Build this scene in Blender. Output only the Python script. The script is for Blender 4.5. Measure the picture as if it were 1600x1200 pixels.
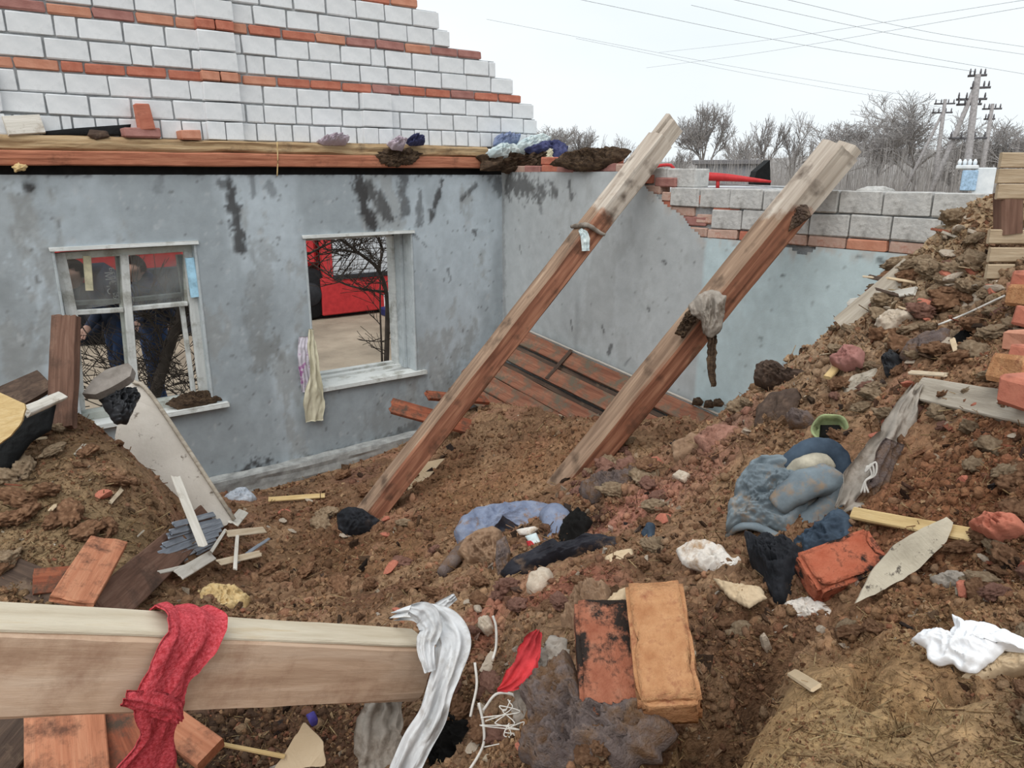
import bpy, bmesh, math, random
import numpy as np
from mathutils import Vector, Matrix, Euler

for o in list(bpy.data.objects): bpy.data.objects.remove(o)
SC = bpy.context.scene
COL = SC.collection
rnd = random.Random(7)

# ------------------------------------------------------------------ camera
F = 1155.0; PITCH = math.atan(327 / F); EYE = 2.5; YAW = math.radians(53.6)
FW = np.array([math.cos(YAW), math.sin(YAW), 0.0]); RT = np.array([math.sin(YAW), -math.cos(YAW), 0.0]); UP = np.array([0, 0, 1.0])
FC = FW * math.cos(PITCH) - UP * math.sin(PITCH); UC = FW * math.sin(PITCH) + UP * math.cos(PITCH)
CAM = np.array([0, 0, EYE])
cd = bpy.data.cameras.new('camera'); cam = bpy.data.objects.new('camera', cd); COL.objects.link(cam)
cd.sensor_width = 36.0; cd.lens = F / 1600 * 36.0; cd.clip_end = 2000; cd.clip_start = 0.05
cam.matrix_world = Matrix(((RT[0], UC[0], -FC[0], 0), (RT[1], UC[1], -FC[1], 0), (RT[2], UC[2], -FC[2], EYE), (0, 0, 0, 1)))
SC.camera = cam

# ------------------------------------------------------------------ light
w = bpy.data.worlds.new('overcast_sky'); SC.world = w; w.use_nodes = True
nt = w.node_tree; bg = nt.nodes['Background']
tc = nt.nodes.new('ShaderNodeTexCoord'); mp = nt.nodes.new('ShaderNodeMapping'); mp.inputs['Scale'].default_value = (1.2, 1.2, 3.5)
nz = nt.nodes.new('ShaderNodeTexNoise'); nz.inputs['Scale'].default_value = 1.6; nz.inputs['Detail'].default_value = 4
cr = nt.nodes.new('ShaderNodeValToRGB'); cr.color_ramp.elements[0].position = .3; cr.color_ramp.elements[1].position = .7
cr.color_ramp.elements[0].color = (.82, .89, .93, 1); cr.color_ramp.elements[1].color = (.93, .965, .985, 1)
nt.links.new(tc.outputs['Generated'], mp.inputs['Vector']); nt.links.new(mp.outputs[0], nz.inputs['Vector'])
nt.links.new(nz.outputs['Fac'], cr.inputs['Fac']); nt.links.new(cr.outputs['Color'], bg.inputs['Color'])
bg.inputs['Strength'].default_value = 1.1
sd = bpy.data.lights.new('sun', 'SUN'); sun = bpy.data.objects.new('sun', sd); COL.objects.link(sun)
sd.energy = 1.9; sd.angle = math.radians(50); sd.color = (1.0, .965, .92)
sun.rotation_euler = Vector((.55, .45, -1.0)).to_track_quat('-Z', 'Y').to_euler(); sun.location = (0, 0, 20)
vs = SC.view_settings; vs.view_transform = 'Standard'; vs.look = 'None'; vs.gamma = 1; vs.use_curve_mapping = False; vs.exposure = 0.0

# ------------------------------------------------------------------ helpers
def ray(x, y): return FC + RT * ((x - 800) / F) - UC * ((y - 600) / F)
def pz(x, y, z): d = ray(x, y); return CAM + d * ((z - EYE) / d[2])
def pY(x, y, Y): d = ray(x, y); return CAM + d * (Y / d[1])
def pX(x, y, X): d = ray(x, y); return CAM + d * (X / d[0])
def pd(x, y, r): d = ray(x, y); return CAM + d * (r / np.linalg.norm(d))
def ph(x, y, r): d = ray(x, y); return CAM + d * (r / math.hypot(d[0], d[1]))      # horizontal distance

def _h(i, j, k):
    with np.errstate(over='ignore'):
        n = (i.astype(np.uint32) * np.uint32(374761393) + j.astype(np.uint32) * np.uint32(668265263) + k.astype(np.uint32) * np.uint32(2147483647 - 61 * 7919))
        n = (n ^ (n >> np.uint32(13))) * np.uint32(1274126177)
        n = n ^ (n >> np.uint32(16))
    return n.astype(np.float64) / 4294967295.0 * 2 - 1
def vn(p):
    p = np.asarray(p, float); f = np.floor(p); t = p - f; t = t * t * (3 - 2 * t); i = f.astype(np.int64)
    r = 0
    for a in (0, 1):
        wa = t[:, 0] if a else 1 - t[:, 0]
        for b in (0, 1):
            wb = t[:, 1] if b else 1 - t[:, 1]
            for c in (0, 1):
                wc = t[:, 2] if c else 1 - t[:, 2]
                r = r + wa * wb * wc * _h(i[:, 0] + a, i[:, 1] + b, i[:, 2] + c)
    return r
def fbm(p, o=4, g=.5):
    p = np.asarray(p, float); r = 0; a = 1; s = 0
    for k in range(o):
        r = r + a * vn(p + 17.3 * k); s += a; a *= g; p = p * 2.03
    return r / s
def p3(x, y, z=0.0): x = np.asarray(x, float); return np.stack([x, np.asarray(y, float) + 0 * x, np.asarray(z, float) + 0 * x], 1)
def sm(a, b, x): t = np.clip((x - a) / (b - a), 0, 1); return t * t * (3 - 2 * t)

def lin(c):
    r = []
    for v in c[:3]:
        v = v / 255.0; r.append(v / 12.92 if v <= .04045 else ((v + .055) / 1.055) ** 2.4)
    g_ = .2126 * r[0] + .7152 * r[1] + .0722 * r[2]; return (*[v * .82 + g_ * .18 for v in r], 1.0)
def nlin(c):
    c = np.asarray(c, float) / 255; c = np.where(c <= .04045, c / 12.92, ((c + .055) / 1.055) ** 2.4); return c * .9 + (c @ np.array((.2126, .7152, .0722)))[..., None] * .1

def np_mesh(name, v, f, smooth=True, col=None):
    me = bpy.data.meshes.new(name); v = np.asarray(v, np.float32); 
    if isinstance(f, list): f = [np.asarray(q, np.int32) for q in f if len(q)]
    else: f = [np.asarray(f, np.int32)]
    me.vertices.add(len(v)); me.vertices.foreach_set('co', v.ravel())
    lv = np.concatenate([q.ravel() for q in f]); me.loops.add(len(lv)); me.loops.foreach_set('vertex_index', lv)
    tot = np.concatenate([np.full(len(q), q.shape[1], np.int32) for q in f]); st = np.concatenate([[0], np.cumsum(tot)[:-1]]).astype(np.int32)
    me.polygons.add(len(tot)); me.polygons.foreach_set('loop_start', st); me.polygons.foreach_set('loop_total', tot)
    me.polygons.foreach_set('use_smooth', np.full(len(tot), bool(smooth)))
    me.update(calc_edges=True); me.validate()
    if col is not None:
        a = me.color_attributes.new('col', 'FLOAT_COLOR', 'POINT'); c = np.ones((len(v), 4), np.float32); c[:, :3] = col; a.data.foreach_set('color', c.ravel())
    return me
def wm(o): return (wm(o.parent) @ o.matrix_parent_inverse @ o.matrix_basis) if o.parent else o.matrix_basis.copy()
def link(name, me, mat=None, parent=None):
    o = bpy.data.objects.new(name, me); COL.objects.link(o)
    if mat is not None and me is not None and not me.materials: me.materials.append(mat)
    if parent: o.parent = parent; o.matrix_parent_inverse = wm(parent).inverted()
    return o
def tag(o, label=None, cat=None, group=None, kind=None):
    if label: o['label'] = label
    if cat: o['category'] = cat
    if group: o['group'] = group
    if kind: o['kind'] = kind
    return o
def empty(name, loc=(0, 0, 0)):
    o = bpy.data.objects.new(name, None); COL.objects.link(o); o.location = loc; o.empty_display_size = .1; return o
def frame(o, x, y=None, n=None):
    """matrix with local X along x and local Z close to n at origin o"""
    x = Vector(x).normalized(); n = Vector(n if n is not None else (0, 0, 1)); y = n.cross(x).normalized(); n = x.cross(y)
    return Matrix(((x.x, y.x, n.x, o[0]), (x.y, y.y, n.y, o[1]), (x.z, y.z, n.z, o[2]), (0, 0, 0, 1)))
def gridf(nu, nv, off=0, close_u=False):
    iu = np.arange(nu if close_u else nu - 1); iv = np.arange(nv - 1); a, b = np.meshgrid(iu, iv, indexing='ij'); a = a.ravel(); b = b.ravel(); a2 = (a + 1) % nu
    return np.stack([a * nv + b, a2 * nv + b, a2 * nv + b + 1, a * nv + b + 1], 1) + off

# ---- materials
def mat(name, cols, scale=6, detail=6, rough=.9, bump=.4, bscale=60, stretch=(1, 1, 1), attr=False, dist=.0, bdist=.01, spec=.12, extra=None, coords='Object'):
    m = bpy.data.materials.new(name); m.use_nodes = True; t = m.node_tree; N = t.nodes; L = t.links; b = N['Principled BSDF']
    b.inputs['Roughness'].default_value = rough; b.inputs['Specular IOR Level'].default_value = spec
    tc = N.new('ShaderNodeTexCoord'); mp = N.new('ShaderNodeMapping'); mp.inputs['Scale'].default_value = stretch
    L.new(tc.outputs[coords], mp.inputs['Vector'])
    n1 = N.new('ShaderNodeTexNoise'); n1.inputs['Scale'].default_value = scale; n1.inputs['Detail'].default_value = detail; n1.inputs['Roughness'].default_value = .62; n1.inputs['Distortion'].default_value = dist
    L.new(mp.outputs[0], n1.inputs['Vector'])
    r = N.new('ShaderNodeValToRGB'); e = r.color_ramp.elements
    while len(e) < len(cols): e.new(.5)
    for q, (p_, c_) in zip(e, cols): q.position = p_; q.color = lin(c_)
    L.new(n1.outputs['Fac'], r.inputs['Fac']); out = r.outputs['Color']
    if attr:
        at = N.new('ShaderNodeAttribute'); at.attribute_name = 'col'; mx = N.new('ShaderNodeMix'); mx.data_type = 'RGBA'; mx.blend_type = 'MULTIPLY'; mx.inputs[0].default_value = 1.0
        L.new(at.outputs['Color'], mx.inputs[6]); L.new(out, mx.inputs[7]); out = mx.outputs[2]
    if extra: out = extra(N, L, mp, out)
    L.new(out, b.inputs['Base Color'])
    n2 = N.new('ShaderNodeTexNoise'); n2.inputs['Scale'].default_value = bscale; n2.inputs['Detail'].default_value = 5; n2.inputs['Roughness'].default_value = .65
    L.new(mp.outputs[0], n2.inputs['Vector'])
    bp = N.new('ShaderNodeBump'); bp.inputs['Strength'].default_value = bump; bp.inputs['Distance'].default_value = bdist
    L.new(n2.outputs['Fac'], bp.inputs['Height']); L.new(bp.outputs[0], b.inputs['Normal'])
    return m
def dirt(c, lo=.52, hi=.68, sc=3.0, f=1.0):
    """patches of dirt or stain of another colour over a material"""
    def fn(N, L, mp, out):
        n = N.new('ShaderNodeTexNoise'); n.inputs['Scale'].default_value = sc; n.inputs['Detail'].default_value = 8; n.inputs['Roughness'].default_value = .7
        tc = N.new('ShaderNodeTexCoord'); L.new(tc.outputs['Object'], n.inputs['Vector'])
        mr = N.new('ShaderNodeMapRange'); mr.inputs[1].default_value = lo; mr.inputs[2].default_value = hi; mr.inputs[4].default_value = f; L.new(n.outputs['Fac'], mr.inputs[0])
        mx = N.new('ShaderNodeMix'); mx.data_type = 'RGBA'; L.new(mr.outputs[0], mx.inputs[0]); L.new(out, mx.inputs[6]); mx.inputs[7].default_value = lin(c); return mx.outputs[2]
    return fn
def wood(name, a, b_, c, bump=.5, d=None, sc=3.0, **k):
    return mat(name, [(.25, a), (.5, b_), (.75, c)], scale=sc * 1.5, detail=11, stretch=(.7, 9, 9), bump=bump, bscale=16, dist=.7, rough=.85, bdist=.006, extra=d, **k)
def plain(name, c, rough=.6, metal=0.0, var=.12, sc=12, bump=.1, alpha=None):
    c2 = [min(255, v * (1 + var)) for v in c]; c1 = [v * (1 - var) for v in c]
    m = mat(name, [(.35, c1), (.65, c2)], scale=sc, rough=rough, bump=bump); m.node_tree.nodes['Principled BSDF'].inputs['Metallic'].default_value = metal; return m
def glass(name):
    m = bpy.data.materials.new(name); m.use_nodes = True; t = m.node_tree; N = t.nodes; L = t.links
    N.remove(N['Principled BSDF']); g = N.new('ShaderNodeBsdfGlossy'); g.inputs['Roughness'].default_value = .03; tr = N.new('ShaderNodeBsdfTransparent'); tr.inputs['Color'].default_value = (.86, .88, .88, 1)
    df = N.new('ShaderNodeBsdfDiffuse'); df.inputs['Color'].default_value = lin((170, 172, 170))
    fr = N.new('ShaderNodeFresnel'); fr.inputs['IOR'].default_value = 1.5; mx = N.new('ShaderNodeMixShader'); L.new(fr.outputs[0], mx.inputs[0]); L.new(tr.outputs[0], mx.inputs[1]); L.new(g.outputs[0], mx.inputs[2])
    tc = N.new('ShaderNodeTexCoord'); n = N.new('ShaderNodeTexNoise'); n.inputs['Scale'].default_value = 5; n.inputs['Detail'].default_value = 6; L.new(tc.outputs['Object'], n.inputs['Vector'])
    mr = N.new('ShaderNodeMapRange'); mr.inputs[1].default_value = .4; mr.inputs[2].default_value = .9; mr.inputs[3].default_value = .12; mr.inputs[4].default_value = .5; L.new(n.outputs['Fac'], mr.inputs[0])
    m2 = N.new('ShaderNodeMixShader'); L.new(mr.outputs[0], m2.inputs[0]); L.new(mx.outputs[0], m2.inputs[1]); L.new(df.outputs[0], m2.inputs[2]); L.new(m2.outputs[0], N['Material Output'].inputs[0]); return m

# ---- shapes
def box_me(name, sx, sy, sz, bev=.004, jit=.0, seed=0, seg=1, sub=0):
    bm = bmesh.new(); bmesh.ops.create_cube(bm, size=1)
    for v in bm.verts: v.co = Vector((v.co.x * sx, v.co.y * sy, v.co.z * sz))
    if sub: bmesh.ops.subdivide_edges(bm, edges=bm.edges[:], cuts=sub, use_grid_fill=True)
    if bev: bmesh.ops.bevel(bm, geom=[e for e in bm.edges if not sub or (len(e.link_faces) == 2 and e.calc_face_angle(0) > .5)], offset=bev, segments=seg, affect='EDGES', profile=.6)
    me = bpy.data.meshes.new(name); 
    if jit:
        R = random.Random(seed)
        for v in bm.verts: v.co += Vector((R.uniform(-1, 1), R.uniform(-1, 1), R.uniform(-1, 1))) * jit
    bm.to_mesh(me); bm.free(); return me
def box(name, lo, hi, m, parent=None, bev=.004, jit=0.0, seed=0, rz=0.0):
    lo = np.array(lo, float); hi = np.array(hi, float); s = hi - lo; me = box_me(name, *s, bev=bev, jit=jit, seed=seed)
    o = link(name, me, m, parent); o.location = (lo + hi) / 2; o.rotation_euler.z = rz; return o
def timber_me(name, L, W, H, seed=0, rough=.006, bow=.0, broken=(0, 0), nl=60, nc=7, bev=.008, wane=0.0, round_=0.0):
    """sawn timber along local X (0..L), cross-section W (y) by H (z), worn edges, jagged broken ends"""
    per = []
    hw, hh = W / 2, H / 2
    crn = [(-hw, -hh), (hw, -hh), (hw, hh), (-hw, hh)]
    for i in range(4):
        a = np.array(crn[i]); b = np.array(crn[(i + 1) % 4]); d = (b - a) / np.linalg.norm(b - a)
        a2 = a + d * bev; b2 = b - d * bev
        for k in range(nc): per.append(a2 + (b2 - a2) * k / (nc - 1))
    per = np.array(per); M = len(per); xs = np.linspace(0, L, nl)
    X = np.repeat(xs, M); Pc = np.tile(per, (nl, 1)).astype(float)
    if wane:
        k = np.clip(Pc[:, 1] / hh, -1, 1); top = (k > .9) ; nn = fbm(p3(X * 2.0, seed * 3.1, 0), 3); Pc[:, 0] = np.where(k > .6, Pc[:, 0] * (1 - wane * (k - .6) / .4 * (.6 + .6 * nn)), Pc[:, 0])
    n = np.stack([fbm(p3(X * 3, Pc[:, 0] * 14 + seed * 7, Pc[:, 1] * 14), 4), fbm(p3(X * 3 + 50, Pc[:, 0] * 14 + seed * 7, Pc[:, 1] * 14), 4)], 1)
    g = fbm(p3(X * 1.5, Pc[:, 0] * 60 + seed, Pc[:, 1] * 60), 2)[:, None] * Pc / max(hw, hh)
    Pc = Pc + n * rough + g * rough * .7
    e0 = broken[0] * (fbm(p3(Pc[:, 0] * 25 + seed, Pc[:, 1] * 25, 3), 3)); e1 = broken[1] * (fbm(p3(Pc[:, 0] * 25 + seed, Pc[:, 1] * 25, 9), 3))
    X2 = X + e0 * sm(.12 * L, 0, X) + e1 * sm(.88 * L, L, X)
    zb = bow * np.sin(np.pi * X / L)
    v = np.stack([X2, Pc[:, 0], Pc[:, 1] + zb], 1)
    f = []
    i, j = np.meshgrid(np.arange(nl - 1), np.arange(M), indexing='ij'); i = i.ravel(); j = j.ravel(); j2 = (j + 1) % M
    q = np.stack([i * M + j, (i + 1) * M + j, (i + 1) * M + j2, i * M + j2], 1)[:, ::-1]
    # caps: rings to centre
    c0 = len(v); cv = []; tri = []
    for side, base in ((0, 0), (1, (nl - 1) * M)):
        ring = v[base:base + M]; ctr = ring.mean(0)
        mid = ring * .5 + ctr * .5; mid[:, 0] += fbm(p3(ring[:, 1] * 40, ring[:, 2] * 40, seed), 2) * broken[side]
        cv.append(mid); cv.append(ctr[None]); o = c0 + side * (M + 1); jj = np.arange(M); jn = (jj + 1) % M
        qq = np.stack([base + jj, base + jn, o + jn, o + jj], 1); tt = np.stack([o + jj, o + jn, np.full(M, o + M)], 1)
        if side: qq = qq[:, ::-1]; tt = tt[:, ::-1]
        q = np.concatenate([q, qq]); tri.append(tt)
    v = np.concatenate([v] + cv)
    me = np_mesh(name, v, [q, np.concatenate(tri)], smooth=False); return me
def timber(name, a, b, W, H, m, n=(0, 0, 1), parent=None, **k):
    a = np.array(a, float); b = np.array(b, float); me = timber_me(name, float(np.linalg.norm(b - a)), W, H, **k)
    o = link(name, me, m, parent); o.matrix_basis = frame(a, b - a, n=n); return o
def tube_me(name, path, rad, ns=8, fold=0.0, fs=8.0, seed=0, flat=1.0, cap=True, sub=0, col=None, nrm=(0, 0, 1)):
    P = np.array(path, float)
    rad = np.broadcast_to(np.asarray(rad, float), (len(P),)).copy() if np.ndim(rad) <= 1 else np.asarray(rad, float)
    if sub:
        t = np.arange(len(P)); tt = np.linspace(0, len(P) - 1, (len(P) - 1) * sub + 1)
        def cub(y):
            y = np.asarray(y, float); m = np.gradient(y); i = np.minimum(tt.astype(int), len(y) - 2); s = tt - i
            return (2*s**3-3*s**2+1)*y[i] + (s**3-2*s**2+s)*m[i] + (-2*s**3+3*s**2)*y[i+1] + (s**3-s**2)*m[i+1]
        rad = cub(rad); P = np.stack([cub(P[:, k]) for k in range(3)], 1)
    T = np.gradient(P, axis=0); T /= np.linalg.norm(T, axis=1)[:, None] + 1e-9
    nr = np.array(nrm, float); U = np.cross(T, nr); bad = np.linalg.norm(U, axis=1) < .1; U[bad] = np.cross(T[bad], (1, 0, .01)); U /= np.linalg.norm(U, axis=1)[:, None]; W = np.cross(T, U)
    an = np.arange(ns) / ns * 2 * np.pi
    v = P[:, None, :] + rad[:, None, None] * (np.cos(an)[None, :, None] * U[:, None, :] + flat * np.sin(an)[None, :, None] * W[:, None, :])
    nd = v - P[:, None, :]
    v = v.reshape(-1, 3); nd = nd.reshape(-1, 3)
    if fold:
        q = v * fs + seed * 13.7; r = 1 - 2 * np.abs(fbm(q + .6 * np.stack([fbm(q * .7, 2), fbm(q * .7 + 9, 2), fbm(q * .7 + 5, 2)], 1), 3)); v = v + nd * fold * r[:, None]
    nP = len(P); f = gridf(nP, ns); f = []
    i, j = np.meshgrid(np.arange(nP - 1), np.arange(ns), indexing='ij'); i = i.ravel(); j = j.ravel(); j2 = (j + 1) % ns
    q = np.stack([i * ns + j, i * ns + j2, (i + 1) * ns + j2, (i + 1) * ns + j], 1); fs_ = [q]
    if cap:
        c = len(v); v = np.concatenate([v, P[:1], P[-1:]]); jj = np.arange(ns); jn = (jj + 1) % ns
        fs_.append(np.concatenate([np.stack([np.full(ns, c), jn, jj], 1), np.stack([np.full(ns, c + 1), (nP - 1) * ns + jj, (nP - 1) * ns + jn], 1)]))
    return v, fs_
def tube(name, path, rad, m, parent=None, **k):
    v, f = tube_me(name, path, rad, **k); return link(name, np_mesh(name, v, f), m, parent)
def resample(pts, n, closed=True):
    p = np.asarray(pts, float); q = np.concatenate([p, p[:1]]) if closed else p
    s = np.concatenate([[0], np.cumsum(np.linalg.norm(np.diff(q, axis=0), axis=1))]); t = np.linspace(0, s[-1], n, endpoint=not closed)
    return np.stack([np.interp(t, s, q[:, k]) for k in range(q.shape[1])], 1)
def blob(name, pts, m, h=.05, base=.03, seed=0, folds=.3, fs=9.0, fdir=None, nb=90, nr=22, edge=.06, prof=.5, jag=.0, parent=None, n=None, sag=None, wave=0.0, ctr=None, link_=True):
    """closed puffed sheet / garment / clod over a 3-D outline polygon; pts (k,3)"""
    P = resample(np.asarray(pts, float), nb); c = P.mean(0) if ctr is None else np.asarray(ctr, float)
    if n is None:
        u_, s_, vt = np.linalg.svd(P - P.mean(0)); n = vt[2]; n = n * (1 if n[2] > 0 else -1)
    n = np.asarray(n, float); n /= np.linalg.norm(n)
    size = np.linalg.norm(P - c, axis=1).mean()
    if jag:
        P = P + (P - c) / (np.linalg.norm(P - c, axis=1)[:, None] + 1e-9) * (jag * size * fbm(p3(P[:, 0] * 6 / size, P[:, 1] * 6 / size, P[:, 2] * 6 / size + seed), 3))[:, None]
    r = np.linspace(0, 1, nr + 1)[1:]
    v = c + r[:, None, None] * (P - c)[None]; v = v.reshape(-1, 3); rr = np.repeat(r, nb)
    v = np.concatenate([c[None], v]); rr = np.concatenate([[0], rr])
    q = v * (fs / max(size, .02) * .35) + seed * 11.1
    if fdir is not None:
        d = np.asarray(fdir, float); d /= np.linalg.norm(d); q = q - d * (q @ d)[:, None] * .75
    wq = q + .7 * np.stack([fbm(q * .6, 2), fbm(q * .6 + 31, 2), fbm(q * .6 + 77, 2)], 1)
    rg = 1 - 2.2 * np.abs(fbm(wq, 4)); lo = fbm(q * .5 + 5, 2)
    prf = (1 - rr ** 2.6) ** prof
    top = h * (prf * (1 + folds * .9 * lo) + folds * rg * (prf * .8 + .2)) + wave * size * lo
    vt_ = v + n * top[:, None]; vb = v - n * (base * (1 - rr ** 3) + .0015)[:, None] + n * (wave * size * lo)[:, None]
    N1 = len(v); V = np.concatenate([vt_, vb])
    a = np.arange(nb); b = (a + 1) % nb; Q = []; T = [np.stack([np.zeros(nb, int), 1 + a, 1 + b], 1), np.stack([np.full(nb, N1), N1 + 1 + b, N1 + 1 + a], 1)]
    for k in range(nr - 1):
        o = 1 + k * nb; Q.append(np.stack([o + a, o + nb + a, o + nb + b, o + b], 1)); Q.append(np.stack([o + b, o + nb + b, o + nb + a, o + a], 1) + N1)
    o = 1 + (nr - 1) * nb; Q.append(np.stack([o + a, N1 + o + a, N1 + o + b, o + b], 1))
    cc = V.mean(0)
    me = np_mesh(name, V - cc, [np.concatenate(Q), np.concatenate(T)])
    o = link(name, me, m, parent); o.location = cc; return o
def ribbon(name, path, width, m, n=(0, 0, 1), th=.004, folds=.012, nf=3.0, seed=0, nu=60, nv=24, curl=0.0, ragged=0.0, parent=None, cross=None):
    """hanging / draped strip of cloth along a 3-D path"""
    P0 = np.array(path, float); t = np.linspace(0, len(P0) - 1, nu)
    def cub(y):
        y = np.asarray(y, float); g = np.gradient(y); i = np.minimum(t.astype(int), len(y) - 2); s = t - i
        return (2*s**3-3*s**2+1)*y[i] + (s**3-2*s**2+s)*g[i] + (-2*s**3+3*s**2)*y[i+1] + (s**3-s**2)*g[i+1]
    P = np.stack([cub(P0[:, k]) for k in range(3)], 1); wd = cub(np.broadcast_to(np.asarray(width, float), (len(P0),)))
    T = np.gradient(P, axis=0); T /= np.linalg.norm(T, axis=1)[:, None]
    n = np.array(n, float); nn = n if n.ndim == 2 else np.tile(n, (len(P0), 1)); nn = np.stack([cub(nn[:, k]) for k in range(3)], 1)
    S = np.cross(T, nn); S /= np.linalg.norm(S, axis=1)[:, None] + 1e-9; N = np.cross(S, T)
    u = np.repeat(np.arange(nu) / nu, nv); vv = np.tile(np.linspace(-1, 1, nv), nu)
    Pf = np.repeat(P, nv, 0); Sf = np.repeat(S, nv, 0); Nf = np.repeat(N, nv, 0); w_ = np.repeat(wd, nv) / 2
    ph_ = fbm(p3(u * 4, seed, 0), 2) * 2.5
    d = folds * (np.sin(vv * nf * 3.1 + ph_ + seed) * (.6 + .6 * fbm(p3(u * 5, vv * 1.0, seed + 4), 2)) + 1.3 * fbm(p3(u * 9, vv * 3, seed), 3))
    edge = 1 + ragged * fbm(p3(u * 16, np.sign(vv) * 3, seed + 8), 3)
    V = Pf + Sf * (vv * w_ * edge * (1 - .12 * np.abs(np.sin(vv * nf * 3.1 + ph_))))[:, None] + Nf * (d - curl * w_ * vv ** 2)[:, None]
    if ragged: V = V + np.repeat(T, nv, 0) * (ragged * .5 * np.repeat(wd, nv) * fbm(p3(vv * 4, u * 0, seed + 3), 3) * (sm(.9, 1, u) + sm(.1, 0, u)))[:, None]
    A = V; B = V - Nf * th; f = gridf(nu, nv); N1 = len(A)
    i = np.arange(nu - 1); j = np.arange(nv - 1)
    s1 = np.stack([i * nv, i * nv + nv, N1 + i * nv + nv, N1 + i * nv], 1); s2 = np.stack([i * nv + nv - 1, N1 + i * nv + nv - 1, N1 + i * nv + 2 * nv - 1, i * nv + 2 * nv - 1], 1)
    s3 = np.stack([j, N1 + j, N1 + j + 1, j + 1], 1); k = (nu - 1) * nv; s4 = np.stack([k + j, k + j + 1, N1 + k + j + 1, N1 + k + j], 1)
    V = np.concatenate([A, B]); cc = V.mean(0)
    o = link(name, np_mesh(name, V - cc, [np.concatenate([f, f[:, ::-1] + N1, s1, s2, s3, s4])]), m, parent); o.location = cc; return o
# ================================================================== the setting
Y0, X0 = 5.9, 4.233          # inner faces of the two walls
m_ground = mat('ground_soil', [(.3, (120, 108, 92)), (.5, (150, 136, 116)), (.7, (176, 160, 138))], scale=.8, detail=10, bump=.6, bscale=6, bdist=.05)
m_floor = mat('floor_dirt', [(.3, (60, 45, 35)), (.7, (100, 76, 56))], scale=4, bump=.5)
m_plaster = mat('plaster', [(.3, (236, 236, 236)), (.7, (255, 255, 255))], scale=9, detail=9, rough=.92, bump=.25, bscale=45, attr=True, bdist=.006)
m_mortar = mat('mortar', [(.3, (132, 136, 138)), (.7, (172, 175, 176))], scale=14, bump=.8, bscale=50, bdist=.01)
m_block = mat('silicate_block', [(.3, (206, 211, 215)), (.7, (226, 229, 232))], scale=7, bump=.3, bscale=70, bdist=.004, extra=dirt((170, 176, 180), .56, .8, 4.0))
m_blockg = mat('grey_block', [(.3, (172, 172, 170)), (.7, (205, 204, 200))], scale=9, bump=.6, bscale=50, bdist=.008, extra=dirt((132, 130, 126), .5, .7, 7.0))
m_brickA = mat('red_brick', [(.3, (176, 96, 72)), (.7, (200, 120, 92))], scale=12, bump=.5, bscale=60, bdist=.006, extra=dirt((150, 90, 74), .55, .75, 9.0))
m_brickB = mat('orange_brick', [(.3, (188, 120, 90)), (.7, (206, 142, 112))], scale=12, bump=.5, bscale=60, bdist=.006)
m_brickC = mat('mauve_brick', [(.3, (152, 98, 90)), (.7, (178, 124, 114))], scale=12, bump=.5, bscale=60, bdist=.006)
m_brickD = mat('dusty_brick', [(.3, (176, 140, 122)), (.7, (196, 164, 148))], scale=12, bump=.5, bscale=60, bdist=.006, extra=dirt((176, 118, 96), .5, .62, 8.0))
m_whitewood = mat('white_painted_wood', [(.3, (186, 190, 188)), (.7, (214, 217, 214))], scale=4, stretch=(1, 1, 6), bump=.4, bscale=30, extra=dirt((140, 138, 126), .52, .7, 5.0))
m_greywood = mat('grey_painted_wood', [(.3, (158, 164, 156)), (.7, (190, 194, 186))], scale=4, bump=.4, bscale=30, extra=dirt((128, 124, 108), .52, .7, 5.0))
m_darkgap = plain('shadow_gap_wood', (38, 36, 35), .9)

gnd = link('ground', np_mesh('ground', [(-300, -300, -.2), (300, -300, -.2), (300, 300, -.2), (-300, 300, -.2)], np.array([[0, 1, 2, 3]]), False), m_ground); tag(gnd, kind='structure')
fl = box('floor', (-1.6, -1.6, -.19), (X0 + .3, Y0 + .3, -.03), m_floor, bev=0); tag(fl, kind='structure')

def wall_panel(u0, u1, v0, v1, step, holes, topf=None):
    us = set(np.round(np.arange(u0, u1, step), 4)) | {u1}; vs_ = set(np.round(np.arange(v0, v1, step), 4)) | {v1}
    for a, b, c, d in holes: us |= {a, b}; vs_ |= {c, d}
    us = np.array(sorted(us)); vs_ = np.array(sorted(vs_))
    def clean(x, keep):
        o = [x[0]]
        for q in x[1:]:
            if q - o[-1] < step * .35:
                if q in keep: o[-1] = q
                continue
            o.append(q)
        return np.array(o)
    us = clean(us, {k for h in holes for k in h[:2]} | {u1}); vs_ = clean(vs_, {k for h in holes for k in h[2:]} | {v1})
    U, V = np.meshgrid(us, vs_, indexing='ij'); f = gridf(len(us), len(vs_))
    uc = (U[:-1, :-1] + U[1:, 1:]).ravel() / 2; vc = (V[:-1, :-1] + V[1:, 1:]).ravel() / 2
    ok = np.ones(len(uc), bool)
    for a, b, c, d in holes: ok &= ~((uc > a) & (uc < b) & (vc > c) & (vc < d))
    if topf is not None: ok &= vc < topf(uc)
    return U.ravel(), V.ravel(), f[ok]
def streaks(U, V, S, seed):
    """soot from smoke, damp marks, a darker corner line (x1,z1,x2,z2,width,strength)"""
    r = np.zeros(len(U)); nz_ = fbm(p3(U * 24, V * 15, seed), 5, .72); wp = fbm(p3(U * 5, V * 5, seed + 3), 3) * .03
    for x1, z1, x2, z2, w_, s_ in S:
        dx, dz = x2 - x1, z2 - z1; L2 = dx * dx + dz * dz + 1e-9; t = np.clip(((U - x1) * dx + (V - z1) * dz) / L2, 0, 1)
        d = np.hypot(U + wp - (x1 + dx * t), V - (z1 + dz * t)); r = np.maximum(r, s_ * sm(1.25, .45, d / w_ + nz_ * 1.7))
    return r
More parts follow.
